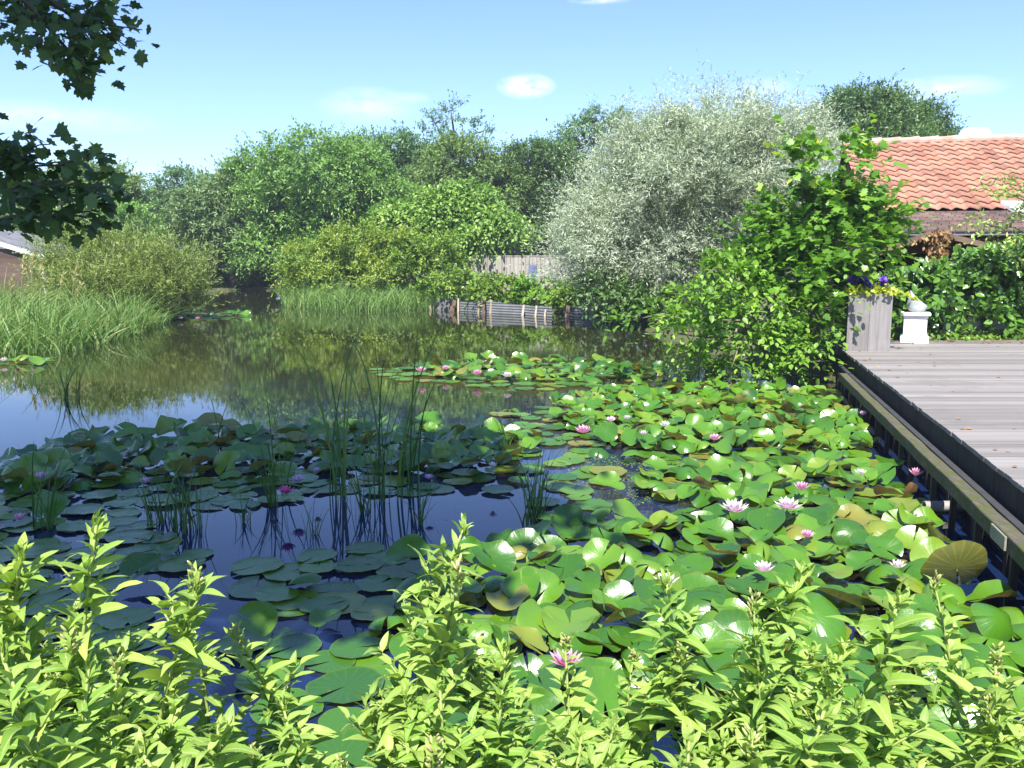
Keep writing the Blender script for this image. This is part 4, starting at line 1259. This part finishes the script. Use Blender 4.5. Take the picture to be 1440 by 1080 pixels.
# pale plume stalks above the reeds
def plume(px, py, top, i):
    b = wat(px, py); e = at(px + random.uniform(-3, 14), top, b[1])
    r_ = empty('reed_plume', b)
    mb = MB(); pt = limb_path((0, 0, 0), e - b, 0, 7, .01); pt[-1, 0] += .05
    mb.tube(pt, np.linspace(.007, .004, 7), 5, tint=.97); mb.build('stem', M['reed'], r_)
    n = 60; f = R.uniform(4.6, 6, n); ii = np.minimum(f.astype(int), 5)
    P = pt[ii] + (pt[np.minimum(ii + 1, 6)] - pt[ii]) * (f - ii)[:, None]
    place_leaves('plume', M['reed'], 'narrow', P, rdir(n) * .6 + np.array([.3, 0, .8]), rdir(n), R.uniform(.06, .14, n), np.full(n, .98), r_)
    return r_
for i, (px, py, tp) in enumerate([(28, 470, 365), (45, 465, 358), (55, 468, 368), (78, 470, 385), (96, 465, 375), (105, 470, 400), (12, 470, 388)]):
    tag(plume(px, py, tp, i), 'dry buff reed stalk with a feathery head standing above the reed bed', 'reed', 'dry reed stalks by the brown shed')

# ------------------------------------------------------------------ rush clumps standing in the pond
CLU = [  # px, py base, n blades, height m, spread, lean, label
    (478, 700, 7, 1.5, .12, (-.05, 0), 'tall dark rush clump with bent tips at the middle of the shaded pads'),
    (535, 705, 8, 1.5, .14, (.3, 0), 'tall dark rush clump leaning out beside the hooked rush blades'),
    (572, 690, 6, 1.3, .12, (.45, 0), 'dark rush clump leaning towards the sunlit pads'),
    (392, 690, 5, 1.25, .09, (.1, 0), 'slender rush clump behind the deep pink lily'),
    (382, 712, 10, .50, .05, (0, 0), 'short bright rush clump rising from a pad beside the deep pink lily'),
    (265, 745, 22, .55, .16, (0, 0), 'bushy dark rush tuft at the edge of the blue water'),
    (228, 735, 16, .45, .13, (-.2, 0), 'low rush tuft among the shaded pads, next to the bushy one'),
    (345, 735, 8, .22, .05, (0, 0), 'tiny green rush tuft poking from the blue water'),
    (438, 752, 7, .28, .05, (.1, 0), 'little pale rush tuft alone in the blue water'),
    (508, 722, 10, .45, .10, (-.1, 0), 'rush tuft at the water edge under the hooked blades'),
    (590, 735, 8, .42, .10, (.25, 0), 'thin rush tuft with crossing blades near open blue water'),
    (748, 738, 24, .62, .13, (.05, 0), 'bright green rush clump in the sun beside the open water'),
    (200, 466, 30, 1.0, .42, (.2, -.1), 'tall reed clump ending the reed bed, standing in the water by the osier bush'),
    (60, 745, 9, .62, .10, (.3, 0), 'leaning rush blades behind the front herbs'),
    (95, 560, 10, .75, .18, (.15, 0), 'faint open rush clump in the water short of the reed bed'),
    (310, 640, 7, .55, .14, (-.3, 0), 'arching rush blades crossing the sky reflection'),
    (715, 640, 4, .5, .05, (-.1, 0), 'few thin rush blades at the sunny tip of the shaded pads'),
]
for px, py, n, h, sp, ln, lb in CLU:
    b = wat(px, py)
    r_ = empty('rush_clump', b)
    tag(r_, lb, 'rushes', 'rush clumps in the pond')
    B = np.concatenate([R.normal(0, sp * .35, (n, 2)), np.full((n, 1), -.1)], 1)
    B = np.concatenate([B, B[:, :] + R.normal(0, .02, B.shape) * np.array([1, 1, 0])]); n2 = 2 * n
    hh = h * np.concatenate([R.uniform(.7, 1.08, n), R.uniform(.3, .75, n)]) + .1
    l2 = unit(R.normal(size=(n2, 2)) * np.array([1, .6]) + np.array(ln) * 2.5)
    blades('blades', M['rush'], B, hh, l2, R.uniform(.05, .5 if h < 1 else .42, n2), R.uniform(.008, .016, n2) * (.8 + .3 * h), R.uniform(.1, .95, n2), r_, seg=12, tip=.9 if h < .9 else 2.6)
# long blade arching over the pads
b = wat(300, 728); r_ = empty('arching_rush', b); tag(r_, 'single long rush blade arching low over the pink lilies', 'rush', 'rush clumps in the pond')
pts = [wat(252, 742) + [0, 0, .02], at(310, 705, 6.3), at(350, 684, 6.3), at(400, 678, 6.35), at(450, 690, 6.5)]
mbv = []; mb = MB()
pts = np.array(pts); s_ = np.linspace(0, 4, 24)
cv = np.stack([np.interp(s_, range(5), pts[:, k]) for k in range(3)], -1); cv = (cv + np.roll(cv, 1, 0) + np.roll(cv, -1, 0)) / 3; cv[0] = pts[0]; cv[-1] = pts[-1]
wd = .018 * np.sin(np.linspace(.5, 3.1, 24)); V = np.stack([cv - np.array([0, .6, .6]) * wd[:, None], cv + np.array([0, .6, .6]) * wd[:, None]], 1).reshape(-1, 3)
mb.add(V - b, [[2 * i, 2 * i + 1, 2 * i + 3, 2 * i + 2] for i in range(23)], tint=.85); mb.build('blade', M['rush'], r_, smooth=True)

# ------------------------------------------------------------------ lily pads
NTH = 30
RAD = np.array([.06, .3, .55, .78, .93, 1.0])
def pad_geo(kind, rg):
    gap = rg.uniform(.05, .16)
    th = np.linspace(gap, 2 * PI - gap, NTH)
    f1, f2, f3 = rg.uniform(0, 6.28, 3)
    V = []; rad = []; ang = []
    asp = rg.uniform(.9, 1.0)
    for r in RAD:
        wob = 1 + .035 * np.sin(3 * th + f1) + .02 * np.sin(7 * th + f2) - .06 * np.clip(np.sin(2 * th + f3) - .9, 0, 1) * 10 * .3
        x = r * np.cos(th) * wob; y = r * np.sin(th) * wob * asp
        if kind == 0:
            z = .012 * r ** 3 * np.sin(4 * th + f3) + .015 * r ** 6 * np.sin(9 * th + f1) + .03 * r ** 8
        elif kind == 1:      # cupped
            z = .22 * r ** 2 + .17 * r ** 2 * np.sin(2 * th + f3) + .05 * r ** 4 * np.sin(5 * th + f1) - .10 * r ** 7 * np.clip(np.sin(3 * th + f2), 0, 1)
        elif f1 > 3.0:       # domed, rim rolling down
            z = -.30 * r ** 2 - .16 * r ** 4 + .13 * r ** 2 * np.sin(2 * th + f3) + .05 * r ** 4 * np.sin(5 * th + f2)
        else:                # folded like a saddle
            z = .42 * (np.abs(y) ** 1.6) + .10 * r ** 2 * np.sin(3 * th + f1) - .10 * x * x + .03 * r ** 4 * np.sin(7 * th + f2)
        V.append(np.stack([x, y, z], -1)); rad.append(np.full(NTH, r)); ang.append(th)
    V = np.concatenate(V); nr = len(RAD)
    Q = [[i * NTH + j, (i + 1) * NTH + j, (i + 1) * NTH + j + 1, i * NTH + j + 1] for i in range(nr - 1) for j in range(NTH - 1)]
    V = np.vstack([V, [[0, 0, V[:NTH, 2].mean() - .006]]])
    T = [[nr * NTH, j, j + 1] for j in range(NTH - 1)]
    return V, np.array(Q), np.array(T), np.concatenate(rad + [[0]]), np.concatenate(ang + [[0]])
rg = np.random.default_rng(3)
GEO = {k: [pad_geo(k, rg) for _ in range(9)] for k in (0, 1, 2)}
PME = {}
for k in GEO:
    for i, (V, Q, T, ra, an) in enumerate(GEO[k]):
        PME[k, i] = mesh_np('lily_pad', V, [Q, T], M['pad'], {'tint': np.zeros(len(V)), 'rad': ra, 'ang': an}, smooth=True)

REG = [  # polygon, spacing, radius, raised probability, phrase
    ([(770, 575), (830, 556), (1000, 551), (1170, 556), (1225, 583), (1275, 640), (1080, 645), (900, 640), (800, 612)], .150, (.115, .165), .82, 'sunlit bank of lily leaves below the maple'),
    ([(690, 580), (770, 573), (800, 612), (900, 640), (1275, 642), (1300, 662), (880, 655), (800, 636), (735, 608)], .27, (.12, .17), .06, 'flat belt between the two raised banks of leaves'),
    ([(930, 655), (1290, 655), (1370, 742), (1000, 738), (880, 690)], .165, (.115, .175), .5, 'loose sunlit raft beside the mossy beam'),
    ([(770, 625), (850, 645), (870, 700), (830, 735), (700, 700), (690, 650)], .30, (.12, .18), .05, 'loose flat pads around the sunny rush clump'),
    ([(690, 772), (800, 738), (1000, 738), (1375, 745), (1470, 850), (1440, 960), (1440, 1080), (760, 1080), (640, 960), (560, 870), (640, 800)], .152, (.12, .185), .74, 'dense raised leaves behind the front herbs'),
    ([(350, 800), (590, 762), (690, 772), (560, 870), (640, 960), (700, 1080), (430, 1080), (330, 900)], .215, (.13, .19), .12, 'dim flat pads in dappled shade'),
    ([(0, 655), (110, 622), (260, 608), (600, 606), (690, 614), (760, 620), (735, 660), (690, 668), (400, 672), (200, 680), (0, 700)], .172, (.125, .19), .8, 'raised leaves of the shaded island'),
    ([(-60, 690), (200, 678), (690, 668), (690, 692), (600, 693), (450, 702), (250, 722), (210, 750), (330, 775), (300, 800), (210, 830), (90, 800), (-60, 800)], .225, (.12, .175), .10, 'flat rim of the shaded island'),
    ([(585, 517), (700, 508), (880, 512), (935, 527), (900, 540), (700, 540), (610, 530)], .215, (.13, .18), .7, 'small lily island out in the pond'),
    ([(520, 521), (590, 511), (600, 535), (900, 543), (945, 540), (905, 551), (700, 548), (560, 536)], .30, (.13, .19), .0, 'flat rim of the small lily island'),
    ([(240, 450), (258, 441), (350, 439), (358, 444), (300, 452)], .38, (.16, .24), .2, 'far pads under the osier bush'),
    ([(-60, 510), (40, 504), (100, 507), (62, 514), (-60, 518)], .33, (.15, .22), .1, 'pads at the foot of the reeds'),
    ([(-80, 800), (100, 780), (225, 835), (240, 1000), (-80, 1000)], .26, (.13, .18), .05, 'dark pads behind the front herbs'),
]
EXCL = [([(850, 645), (905, 648), (915, 682), (868, 690)])]
pads = []
for ri, (poly, sp, rr, pr_, ph) in enumerate(REG):
    pl_ = np.array([wat(*q_)[:2] for q_ in poly])
    lo, hi = pl_.min(0), pl_.max(0)
    xs = np.arange(lo[0], hi[0] + sp, sp); ys = np.arange(lo[1], hi[1] + sp, sp * .87)
    c = np.array([[x + (.5 * sp if j % 2 else 0), y_] for j, y_ in enumerate(ys) for x in xs])
    if len(c) == 0: continue
    c = c + R.normal(0, sp * .27, c.shape)
    c = c[inpoly(c, pl_)]
    c = c[c[:, 0] < EX(c[:, 1]) - .27]
    for x, y_ in c:
        rs = R.uniform(*rr)
        raised = R.random() < pr_
        kind = (1 if R.random() < .55 else 2) if raised else 0
        tilt = R.uniform(.06, .62) if raised else R.uniform(0, .025)
        if raised and R.random() < .05: tilt = R.uniform(.7, 1.0)
        z = (R.uniform(.03, .10) + .05 * tilt) if raised else R.uniform(.004, .022)
        # raised leaves mostly lean away from the middle of their patch or towards the light
        az = -PI / 2 + R.normal(0, 1.45)
        sc_v = rs * R.uniform(.55, .84) if raised else rs * R.uniform(.72, .95)
        M3 = Matrix.Rotation(az, 3, 'Z') @ Matrix.Rotation(tilt, 3, 'Y') @ Matrix.Rotation(R.uniform(0, 2 * PI), 3, 'Z')
        pads.append(dict(x=x, y=y_, z=z, s=sc_v, m=M3, k=kind, v=int(R.integers(9)), r=ri, tilt=tilt))
# hero pad: olive underside turned to the camera, by the beam
hp = wat(1345, 806, .09)
pads = [p_ for p_ in pads if not (abs(p_['x'] - hp[0]) < .2 and abs(p_['y'] - hp[1]) < .22)]
def seen(p_):
    v = np.array([p_['x'], p_['y'], p_['z'] - CAMZ])
    yv = v[1] * math.cos(TH) - v[2] * math.sin(TH); zv = v[1] * math.sin(TH) + v[2] * math.cos(TH)
    px = 720 + F * v[0] / yv; py = 540 - F * zv / yv
    if px < -40 or px > 1480 or py > 1100: return 0
    front = 1.0
    if py > 960: front = .35
    if px < 330 and py > 800: front = .15
    return (p_['s'] / yv) ** 2 * (1.75 / yv + .35 * (p_['k'] > 0)) * front
pads.sort(key=seen, reverse=True)
ind, rest = pads[:296], pads[296:]
rest = [p_ for p_ in rest if seen(p_) > 0 or p_['y'] < 6]
for p_ in ind:
    o = bpy.data.objects.new('lily_pad', PME[p_['k'], p_['v']])
    mm = p_['m'].to_4x4() @ Matrix.Scale(p_['s'], 4)
    mm.translation = (p_['x'], p_['y'], p_['z'])
    o.matrix_world = mm
    COL.objects.link(o)
    big = 'large' if p_['s'] > .2 else ('medium' if p_['s'] > .165 else 'small')
    how = 'steeply tilted' if p_['tilt'] > .75 else ('cupped' if p_['k'] == 1 else ('folded' if p_['k'] == 2 else 'flat round'))
    ph = REG[p_['r']][4]
    lb = f'{big} {how} green pad in the {ph}'
    tag(o, lb, 'lily pad', f'{big} {how} pads, {ph}')
# hero
V, Q, T, ra, an = GEO[0][2]
V = V.copy(); V[:, 2] += .10 * (V[:, 0] ** 2 + V[:, 1] ** 2)
hm = mesh_np('lily_pad', V, [Q, T], M['pad'], {'tint': np.full(len(V), .35), 'rad': ra, 'ang': an}, smooth=True)
ho = obj('lily_pad', hm); ho.matrix_world = Matrix.Translation(Vector(hp) + Vector((0, 0, .03))) @ Matrix.Rotation(math.radians(-62), 4, 'X') @ Matrix.Rotation(1.2, 4, 'Z') @ Matrix.Scale(.175, 4)
tag(ho, 'upturned olive lily pad showing its veined underside beside the mossy beam', 'lily pad')
# everything else
Vs, Qs, Ts, ti, ra_, an_ = [], [], [], [], [], []; nn = 0
for p_ in rest:
    V, Q, T, ra, an = GEO[p_['k']][p_['v']]
    W = (V * p_['s']) @ np.array(p_['m']).T + np.array([p_['x'], p_['y'], p_['z']])
    Vs.append(W); Qs.append(Q + nn); Ts.append(T + nn); ti.append(np.full(len(V), R.random())); ra_.append(ra); an_.append(an); nn += len(V)
me = mesh_np('lily_pads', np.concatenate(Vs), [np.concatenate(Qs), np.concatenate(Ts)], M['pad'], {'tint': np.concatenate(ti), 'rad': np.concatenate(ra_), 'ang': np.concatenate(an_)}, smooth=True)
tag(obj('lily_pads', me), 'remaining smaller lily pads spread over the pond', 'lily pads', kind='stuff')
print('PADS', len(pads), len(ind), len(rest))

n_ = 900
pl_ = np.array([wat(*q_)[:2] for q_ in [(800, 650), (905, 636), (960, 690), (870, 720), (790, 700)]])
c = R.uniform(pl_.min(0), pl_.max(0), (n_ * 4, 2)); c = c[inpoly(c, pl_)][:n_]
c2 = np.stack([R.uniform(-4.5, 3.5, 500), R.uniform(5.2, 24, 500)], -1)
c = np.vstack([c, c2]); n_ = len(c)
tag(place_leaves('duckweed', M['jenny'], 'round', np.concatenate([c, np.full((n_, 1), .003)], 1), rdir(n_) * np.array([1, 1, 0]), np.tile([0, 0, 1.], (n_, 1)) + rdir(n_) * .03, R.uniform(.006, .018, n_), R.random(n_) * .8), kind='stuff')

# ------------------------------------------------------------------ water lilies
def petal_geo():
    ns = 6
    s_ = np.linspace(0, 1, ns); w_ = .17 * np.sin(np.clip(s_ * .9 + .12, 0, 1) * PI) ** .8; w_[-1] = .01
    V = []
    for i in range(ns):
        z = .28 * s_[i] ** 2
        V += [[s_[i], -w_[i], z + .05 * w_[i] / .17], [s_[i], 0, z], [s_[i], w_[i], z + .05 * w_[i] / .17]]
    Q = []
    for i in range(ns - 1):
        for j in range(2):
            Q.append([3 * i + j, 3 * i + 3 + j, 3 * i + 4 + j, 3 * i + 1 + j])
    return np.array(V), np.array(Q), s_
PV, PQ, PS = petal_geo()
def lily(px, py, wpx, mat, label, opened=1.0, zz=.07):
    b = wat(px, py, zz); r = wpx / 2 / F * b[1]
    r_ = empty('water_lily', b, random.random() * 6)
    tag(r_, label, 'water lily', 'water lilies in flower')
    mb = MB()
    rings = [(9, .18, 1.0), (9, .55, .92), (8, .95, .75), (6, 1.2, .55)]
    for cnt, el, ln in rings:
        el = min(1.35, el + (1 - opened) * .95)
        for k in range(cnt):
            a = 2 * PI * (k + .5 * (el > .3) + random.uniform(-.12, .12)) / cnt
            e = el + random.uniform(-.08, .08)
            V = PV * np.array([ln * random.uniform(.92, 1.06), 1, ln])
            ce, se = math.cos(e), math.sin(e)
            V = np.stack([V[:, 0] * ce - V[:, 2] * se + .04, V[:, 1], V[:, 0] * se + V[:, 2] * ce], -1)
            V = V @ rotz(a).T * r
            mb.add(V, PQ, tint=np.repeat(np.clip(.15 + .85 * PS, 0, 1), 3))
    mb.build('petals', mat, r_, smooth=True)
    if opened > .6:
        mb = MB()
        for k in range(14):
            a = random.random() * 6.28; q_ = random.uniform(.03, .17) * r
            mb.tube([[q_ * math.cos(a) * .6, q_ * math.sin(a) * .6, .02 * r], [q_ * math.cos(a), q_ * math.sin(a), .2 * r], [q_ * math.cos(a) * 1.2, q_ * math.sin(a) * 1.2, .38 * r]], .022 * r, 4)
        mb.build('stamens', M['stamen'], r_)
LIL = [
    (1033, 720, 42, 'pale', 'wide open pale pink water lily, whiter of the neighbouring pair in the sunlit raft', 1),
    (1108, 716, 40, 'pale', 'wide open pale pink water lily with pinker heart, paired with the whiter one', 1),
    (1127, 689, 26, 'pink', 'small pink water lily just behind the pale open pair', .8),
    (1074, 804, 34, 'pale', 'pale pink water lily half sunk among the dense raised leaves', .9),
    (1135, 756, 24, 'pink', 'small pink water lily between the pale pair and the dense leaves', .8),
    (937, 822, 38, 'pale', 'pink and white water lily just above the tips of the front herbs', .9),
    (795, 936, 54, 'pink', 'bright pink water lily peeping out between the front herbs', .95),
    (1288, 669, 24, 'pink', 'strong pink water lily beside the yellowed pad near the mossy beam', .7),
    (1288, 726, 14, 'white', 'white lily bud in front of the grey pipe', .35),
    (1262, 799, 26, 'white', 'whitish water lily beside the upturned olive pad', .8),
    (1005, 619, 20, 'pink', 'pink water lily at the front edge of the bank of leaves', .85),
    (820, 609, 26, 'pink', 'strong pink water lily at the open water end of the leaf bank', .9),
    (859, 593, 17, 'pale', 'pale pink water lily behind the strong pink one', .8),
    (882, 590, 13, 'pale', 'small pale lily to one side of another pale lily, deep in the leaf bank', .7),
    (935, 600, 18, 'white', 'whitish water lily in the middle of the leaf bank', .8),
    (905, 612, 14, 'pale', 'little pale pink lily low at the front of the leaf bank', .7),
    (592, 523, 17, 'pink', 'pink water lily at the outer end of the small lily island', .9),
    (627, 520, 14, 'pink', 'second pink lily from the outer end of the small island', .8),
    (671, 527, 17, 'pink', 'pink water lily at the front middle of the small island', .9),
    (713, 530, 16, 'pale', 'pale pink lily at the front of the small island, near the darker one', .9),
    (686, 513, 16, 'pale', 'pale lily at the back of the small lily island', .8),
    (693, 657, 16, 'white', 'creamy lily on the sunny tip of the shaded island', .6),
    (402, 694, 26, 'deep', 'deep pink water lily glowing in the shade by the rush clump', .9),
    (418, 678, 24, 'lilac', 'pale lilac water lily just behind the deep pink one', .9),
    (203, 680, 20, 'lilac', 'lilac water lily in deep shade near the dark rush tuft', .8),
    (58, 673, 22, 'lilac', 'lilac water lily at the shaded end by the frame edge', .8),
    (28, 731, 22, 'pink', 'pink water lily behind the tall herbs at the frame edge', .9),
    (262, 655, 11, 'white', 'small white bud standing in the shaded leaves', .3),
    (445, 664, 15, 'lilac', 'small lilac lily behind the rushes in the shade', .7),
    (603, 674, 17, 'lilac', 'dim lilac lily near the end of the shade', .8),
    (378, 607, 12, 'lilac', 'tiny lilac lily on the back edge of the shaded island', .7),
    (1210, 668, 20, 'white', 'whitish lily under the big raised leaf near the beam', .8),
    (1214, 584, 14, 'lilac', 'lilac lily close under the mossy beam near the maple', .7),
    (5, 508, 12, 'pale', 'pale lily on the pads by the reeds, at the frame edge', .8),
    (24, 509, 12, 'pink', 'pink lily, middle of three on the pads by the reeds', .8),
    (47, 508, 11, 'pale', 'pale pink lily, last of three on the pads by the reeds', .8),
    (254, 449, 8, 'pale', 'tiny pale lily on the far pads under the osier bush', .8),
    (278, 449, 8, 'pink', 'tiny pink lily on the far pads under the osier bush', .8),
]
for px, py, wp, c, lb, op in LIL:
    b = wat(px, py, .05)
    lily(px, py, wp * 1.1, M['petal_' + c], lb, op, .17 if py > 540 and op > .5 else (.11 if py > 515 else .05))

# ------------------------------------------------------------------ willowherb in front
def herb_leaf(droop, twist, w0):
    ns = 7
    s_ = np.linspace(0, 1, ns); w_ = w0 * np.sin(np.clip(s_ ** .72, 0, 1) * PI) ** .9 + .004; w_[0] = .02
    V = []
    for i in range(ns):
        z = .06 * math.sin(s_[i] * 2.6) - droop * s_[i] ** 2.0
        c_, q_ = math.cos(twist * s_[i]), math.sin(twist * s_[i])
        x = s_[i] * (1 - .35 * droop * s_[i])
        wv_ = .012 * math.sin(i * 2.3)
        V += [[x, -w_[i] * c_, z + w_[i] * (.28 - q_) + wv_], [x, 0, z], [x, w_[i] * c_, z + w_[i] * (.28 + q_) - wv_]]
    Q = [[3 * i + j, 3 * i + 3 + j, 3 * i + 4 + j, 3 * i + 1 + j] for i in range(ns - 1) for j in range(2)]
    return np.array(V), [np.array(Q)]
HL = [herb_leaf(.10, .2, .15), herb_leaf(.38, -.5, .135), herb_leaf(.62, .6, .15), herb_leaf(.22, 1.0, .12)]



def herb_variant(seed, H, bushy=1.0):
    rg = np.random.default_rng(seed)
    mb = MB()
    lean = rg.normal(0, .09, 2)
    ns = 12
    zz = np.linspace(0, H, ns)
    sp = np.stack([lean[0] * (zz / H) ** 2 * H + .008 * np.sin(zz * 9 + seed), lean[1] * (zz / H) ** 2 * H + .008 * np.cos(zz * 8), zz], -1)
    mb.tube(sp, np.linspace(.0065, .0028, ns), 6, tint=rg.uniform(0, .6))
    P, A, N, Sx, Ti = [], [], [], [], []

    def stempt(z):
        return np.array([np.interp(z, zz, sp[:, k]) for k in range(3)])

    def leafpair(p, az, L, el, tw=0.0, tn=.5):
        for q_ in (0, PI):
            a = az + q_ + rg.normal(0, .18)
            e = el + rg.normal(0, .16)
            ax = np.array([math.cos(a) * math.cos(e), math.sin(a) * math.cos(e), math.sin(e)])
            nr = np.array([-math.cos(a) * math.sin(e), -math.sin(a) * math.sin(e), math.cos(e)]) + rg.normal(0, .22, 3)
            P.append(p); A.append(ax); N.append(nr); Sx.append(L * rg.uniform(.8, 1.15)); Ti.append(tn + rg.uniform(-.45, .4))
    z = H * .22; az = rg.uniform(0, 6)
    while z < H - .012:
        f = z / H
        L = np.interp(f, [.2, .45, .7, .88, 1.0], [.10, .150, .135, .085, .035]) * rg.uniform(.85, 1.1)
        el = np.interp(f, [.2, .6, .9, 1], [.10, .35, .75, 1.15])
        p = stempt(z)
        leafpair(p, az, L, el, tn=.35 + .35 * f)
        # side shoots
        if .35 < f < .92 and rg.random() < .75 * bushy:
            for q_ in (0, PI):
                if rg.random() < .75:
                    a = az + q_ + rg.normal(0, .25); Ls = np.interp(f, [.35, .7, .9], [.20, .15, .06]) * rg.uniform(.6, 1.2)
                    dr = np.array([math.cos(a) * .75, math.sin(a) * .75, .85]); dr /= np.linalg.norm(dr)
                    e = p + dr * Ls
                    mb.tube([p, p + dr * Ls * .5 + [0, 0, -.005], e], [.0032, .0026, .0015], 4, tint=rg.uniform(0, .6))
                    m = max(2, int(Ls / .03)); a2 = a + PI / 2
                    for k in range(m):
                        ff = (k + .6) / m
                        leafpair(p + dr * Ls * ff, a2, np.interp(ff, [0, .6, 1], [.065, .08, .045]) * rg.uniform(.8, 1.25), .35 + .5 * ff, tn=.6)
                        a2 += PI / 2
        az += PI / 2 + rg.normal(0, .1)
        z += np.interp(f, [.2, .7, .95, 1], [.050, .042, .022, .012]) * rg.uniform(.85, 1.15)
    # tip cluster of young leaves and buds
    p = stempt(H)
    for k in range(12):
        a = rg.uniform(0, 6.28); e = rg.uniform(.7, 1.45)
        P.append(p - np.array([0, 0, rg.uniform(0, .035)])); A.append(np.array([math.cos(a) * math.cos(e), math.sin(a) * math.cos(e), math.sin(e)])); N.append(rg.normal(0, 1, 3)); Sx.append(rg.uniform(.022, .05)); Ti.append(rg.uniform(.6, 1.0))
    me_s = mesh_np('stem', np.concatenate(mb.V), [np.concatenate(mb.Q), np.concatenate(mb.T)], M['herb_stem'], {'tint': np.concatenate(mb.tint)}, True)
    P, A, N, Sx, Ti = [np.array(q_) for q_ in (P, A, N, Sx, Ti)]
    which = rg.integers(0, 4, len(P))
    VV, QQ, TT, MR = [], [], [], []; nn = 0
    for k in range(4):
        sel = which == k
        o = place_leaves('foliage', M['herb'], HL[k], P[sel], A[sel], N[sel], Sx[sel], Ti[sel])
        m_ = o.data; nv_ = len(m_.vertices)
        co_ = np.empty(nv_ * 3, np.float32); m_.vertices.foreach_get('co', co_); VV.append(co_.reshape(-1, 3))
        vi = np.empty(len(m_.loops), np.int32); m_.loops.foreach_get('vertex_index', vi); QQ.append(vi.reshape(-1, 4) + nn); nn += nv_
        TT.append(np.repeat(np.clip(Ti[sel], 0, 1), 21)); MR.append(np.tile(np.tile([1., 0., 1.], 7), int(sel.sum())))
        bpy.data.objects.remove(o)
    me_f = mesh_np('foliage', np.concatenate(VV), [np.concatenate(QQ)], M['herb'], {'tint': np.concatenate(TT), 'rib': np.concatenate(MR)})
    me_f.polygons.foreach_set('use_smooth', np.ones(len(me_f.polygons), bool))
    me_b = None
    if seed % 3 == 0:
        mb = MB(); top_ = stempt(H)
        for k in range(13):
            a = rg.uniform(0, 6.28); r_ = rg.uniform(.004, .022); zq = rg.uniform(-.05, .03)
            q0 = top_ + np.array([r_ * .4 * math.cos(a), r_ * .4 * math.sin(a), zq]); dq = np.array([.5 * math.cos(a), .5 * math.sin(a), .9]) * rg.uniform(.012, .022)
            mb.tube([q0, q0 + dq * .35, q0 + dq * .75, q0 + dq], [.0012, .0028, .0026, .0007], 6, tint=rg.uniform(0, 1))
        me_b = mesh_np('flower_buds', np.concatenate(mb.V), [np.concatenate(mb.Q), np.concatenate(mb.T)], M['bud'], {'tint': np.concatenate(mb.tint)}, True)
    return me_s, me_f, me_b


HV = [herb_variant(100 + i, 1.0, .7 + .3 * (i % 4)) for i in range(12)]
HERO = [  # tip px, py, depth, label
    (132, 738, 1.62, 'tallest pale green willowherb, its tip rising over the dark pads'),
    (22, 765, 1.55, 'willowherb with a budding tip at the frame edge beside the tallest one'),
    (258, 808, 1.60, 'willowherb with a brownish flower tip against the dark water'),
    (660, 738, 1.75, 'lone willowherb with a bare budded spire before the open water'),
    (632, 800, 1.6, 'leafy willowherb close behind the lone budded spire'),
    (945, 820, 1.65, 'willowherb whose tip overlaps the pink and white lily'),
    (1055, 850, 1.55, 'bushy willowherb between two spires in front of the raised leaves'),
    (1130, 795, 1.7, 'willowherb with a nodding curled tip before the raised leaves'),
    (1250, 835, 1.5, 'sturdy willowherb with a clean pale stem and forked top'),
    (1300, 815, 1.75, 'willowherb with a pale budding spike near the beam'),
    (1400, 925, 1.5, 'slanting willowherb in the corner under the beam'),
    (170, 930, 1.35, 'willowherb with broad leaves in front of the tallest one'),
    (395, 985, 1.5, 'short willowherb at the gap showing flat pads'),
    (795, 905, 1.7, 'willowherb beside the bright pink lily'),
]
placed = []


def herb(px, py, d, label, group=None, sx=None):
    tip = at(px, py, d)
    gzv = .28
    H = tip[2] - gzv
    i = random.randrange(len(HV)) if group != gh else random.choice([j for j in range(len(HV)) if HV[j][2] is not None or j % 2])
    ms, mf, mbud = HV[i]
    r_ = empty('willowherb_plant', (0, 0, 0))
    # lean of variant: shift so the tip lands where it should
    ax = float(np.mean([v.co.x for v in ms.vertices[66:72]])); ay = float(np.mean([v.co.y for v in ms.vertices[66:72]]))
    rz = random.uniform(0, 2 * PI); c_, s_ = math.cos(rz), math.sin(rz)
    k = sx or min(1.15, max(.85, H))
    r_.location = (tip[0] - k * (ax * c_ - ay * s_), tip[1] - k * (ax * s_ + ay * c_), gzv - .02)
    k *= random.uniform(.85, 1.2)
    r_.rotation_euler = (0, 0, rz)
    r_.scale = (k, k, H + .02)
    tag(r_, label, 'plant', group)
    for nm, me in (('stem', ms), ('foliage', mf), ('flower_buds', mbud)):
        if me is None: continue
        o = bpy.data.objects.new(nm, me); COL.objects.link(o); o.parent = r_
    placed.append((tip[0], tip[1]))


gh = 'willowherb on the front bank'
for px, py, d, lb in HERO: herb(px, py, d, lb, gh)
# fill: tip heights follow the outline of the stand in the photograph
prof = [(-60, 800), (60, 830), (200, 850), (300, 880), (390, 960), (450, 1040), (520, 1045), (580, 900), (680, 880), (760, 970), (860, 900), (960, 880), (1060, 890), (1150, 880), (1250, 900), (1350, 930), (1500, 960)]
pxs = [q_[0] for q_ in prof]; pys = [q_[1] for q_ in prof]
for row, (d, dy, step) in enumerate([(1.85, 15, 80), (1.55, 60, 75), (1.3, 120, 82)]):
    x = -70 + row * 25
    while x < 1510:
        px = x + random.uniform(-22, 22)
        py = np.interp(px, pxs, pys) + dy + random.uniform(-30, 95)
        herb(px, py, d + random.uniform(-.12, .12), 'leafy pale green willowherb in the thick of the front stand, tip below its neighbours', 'low willowherb filling the front bank')
        x += step
print('HERBS', len(placed))
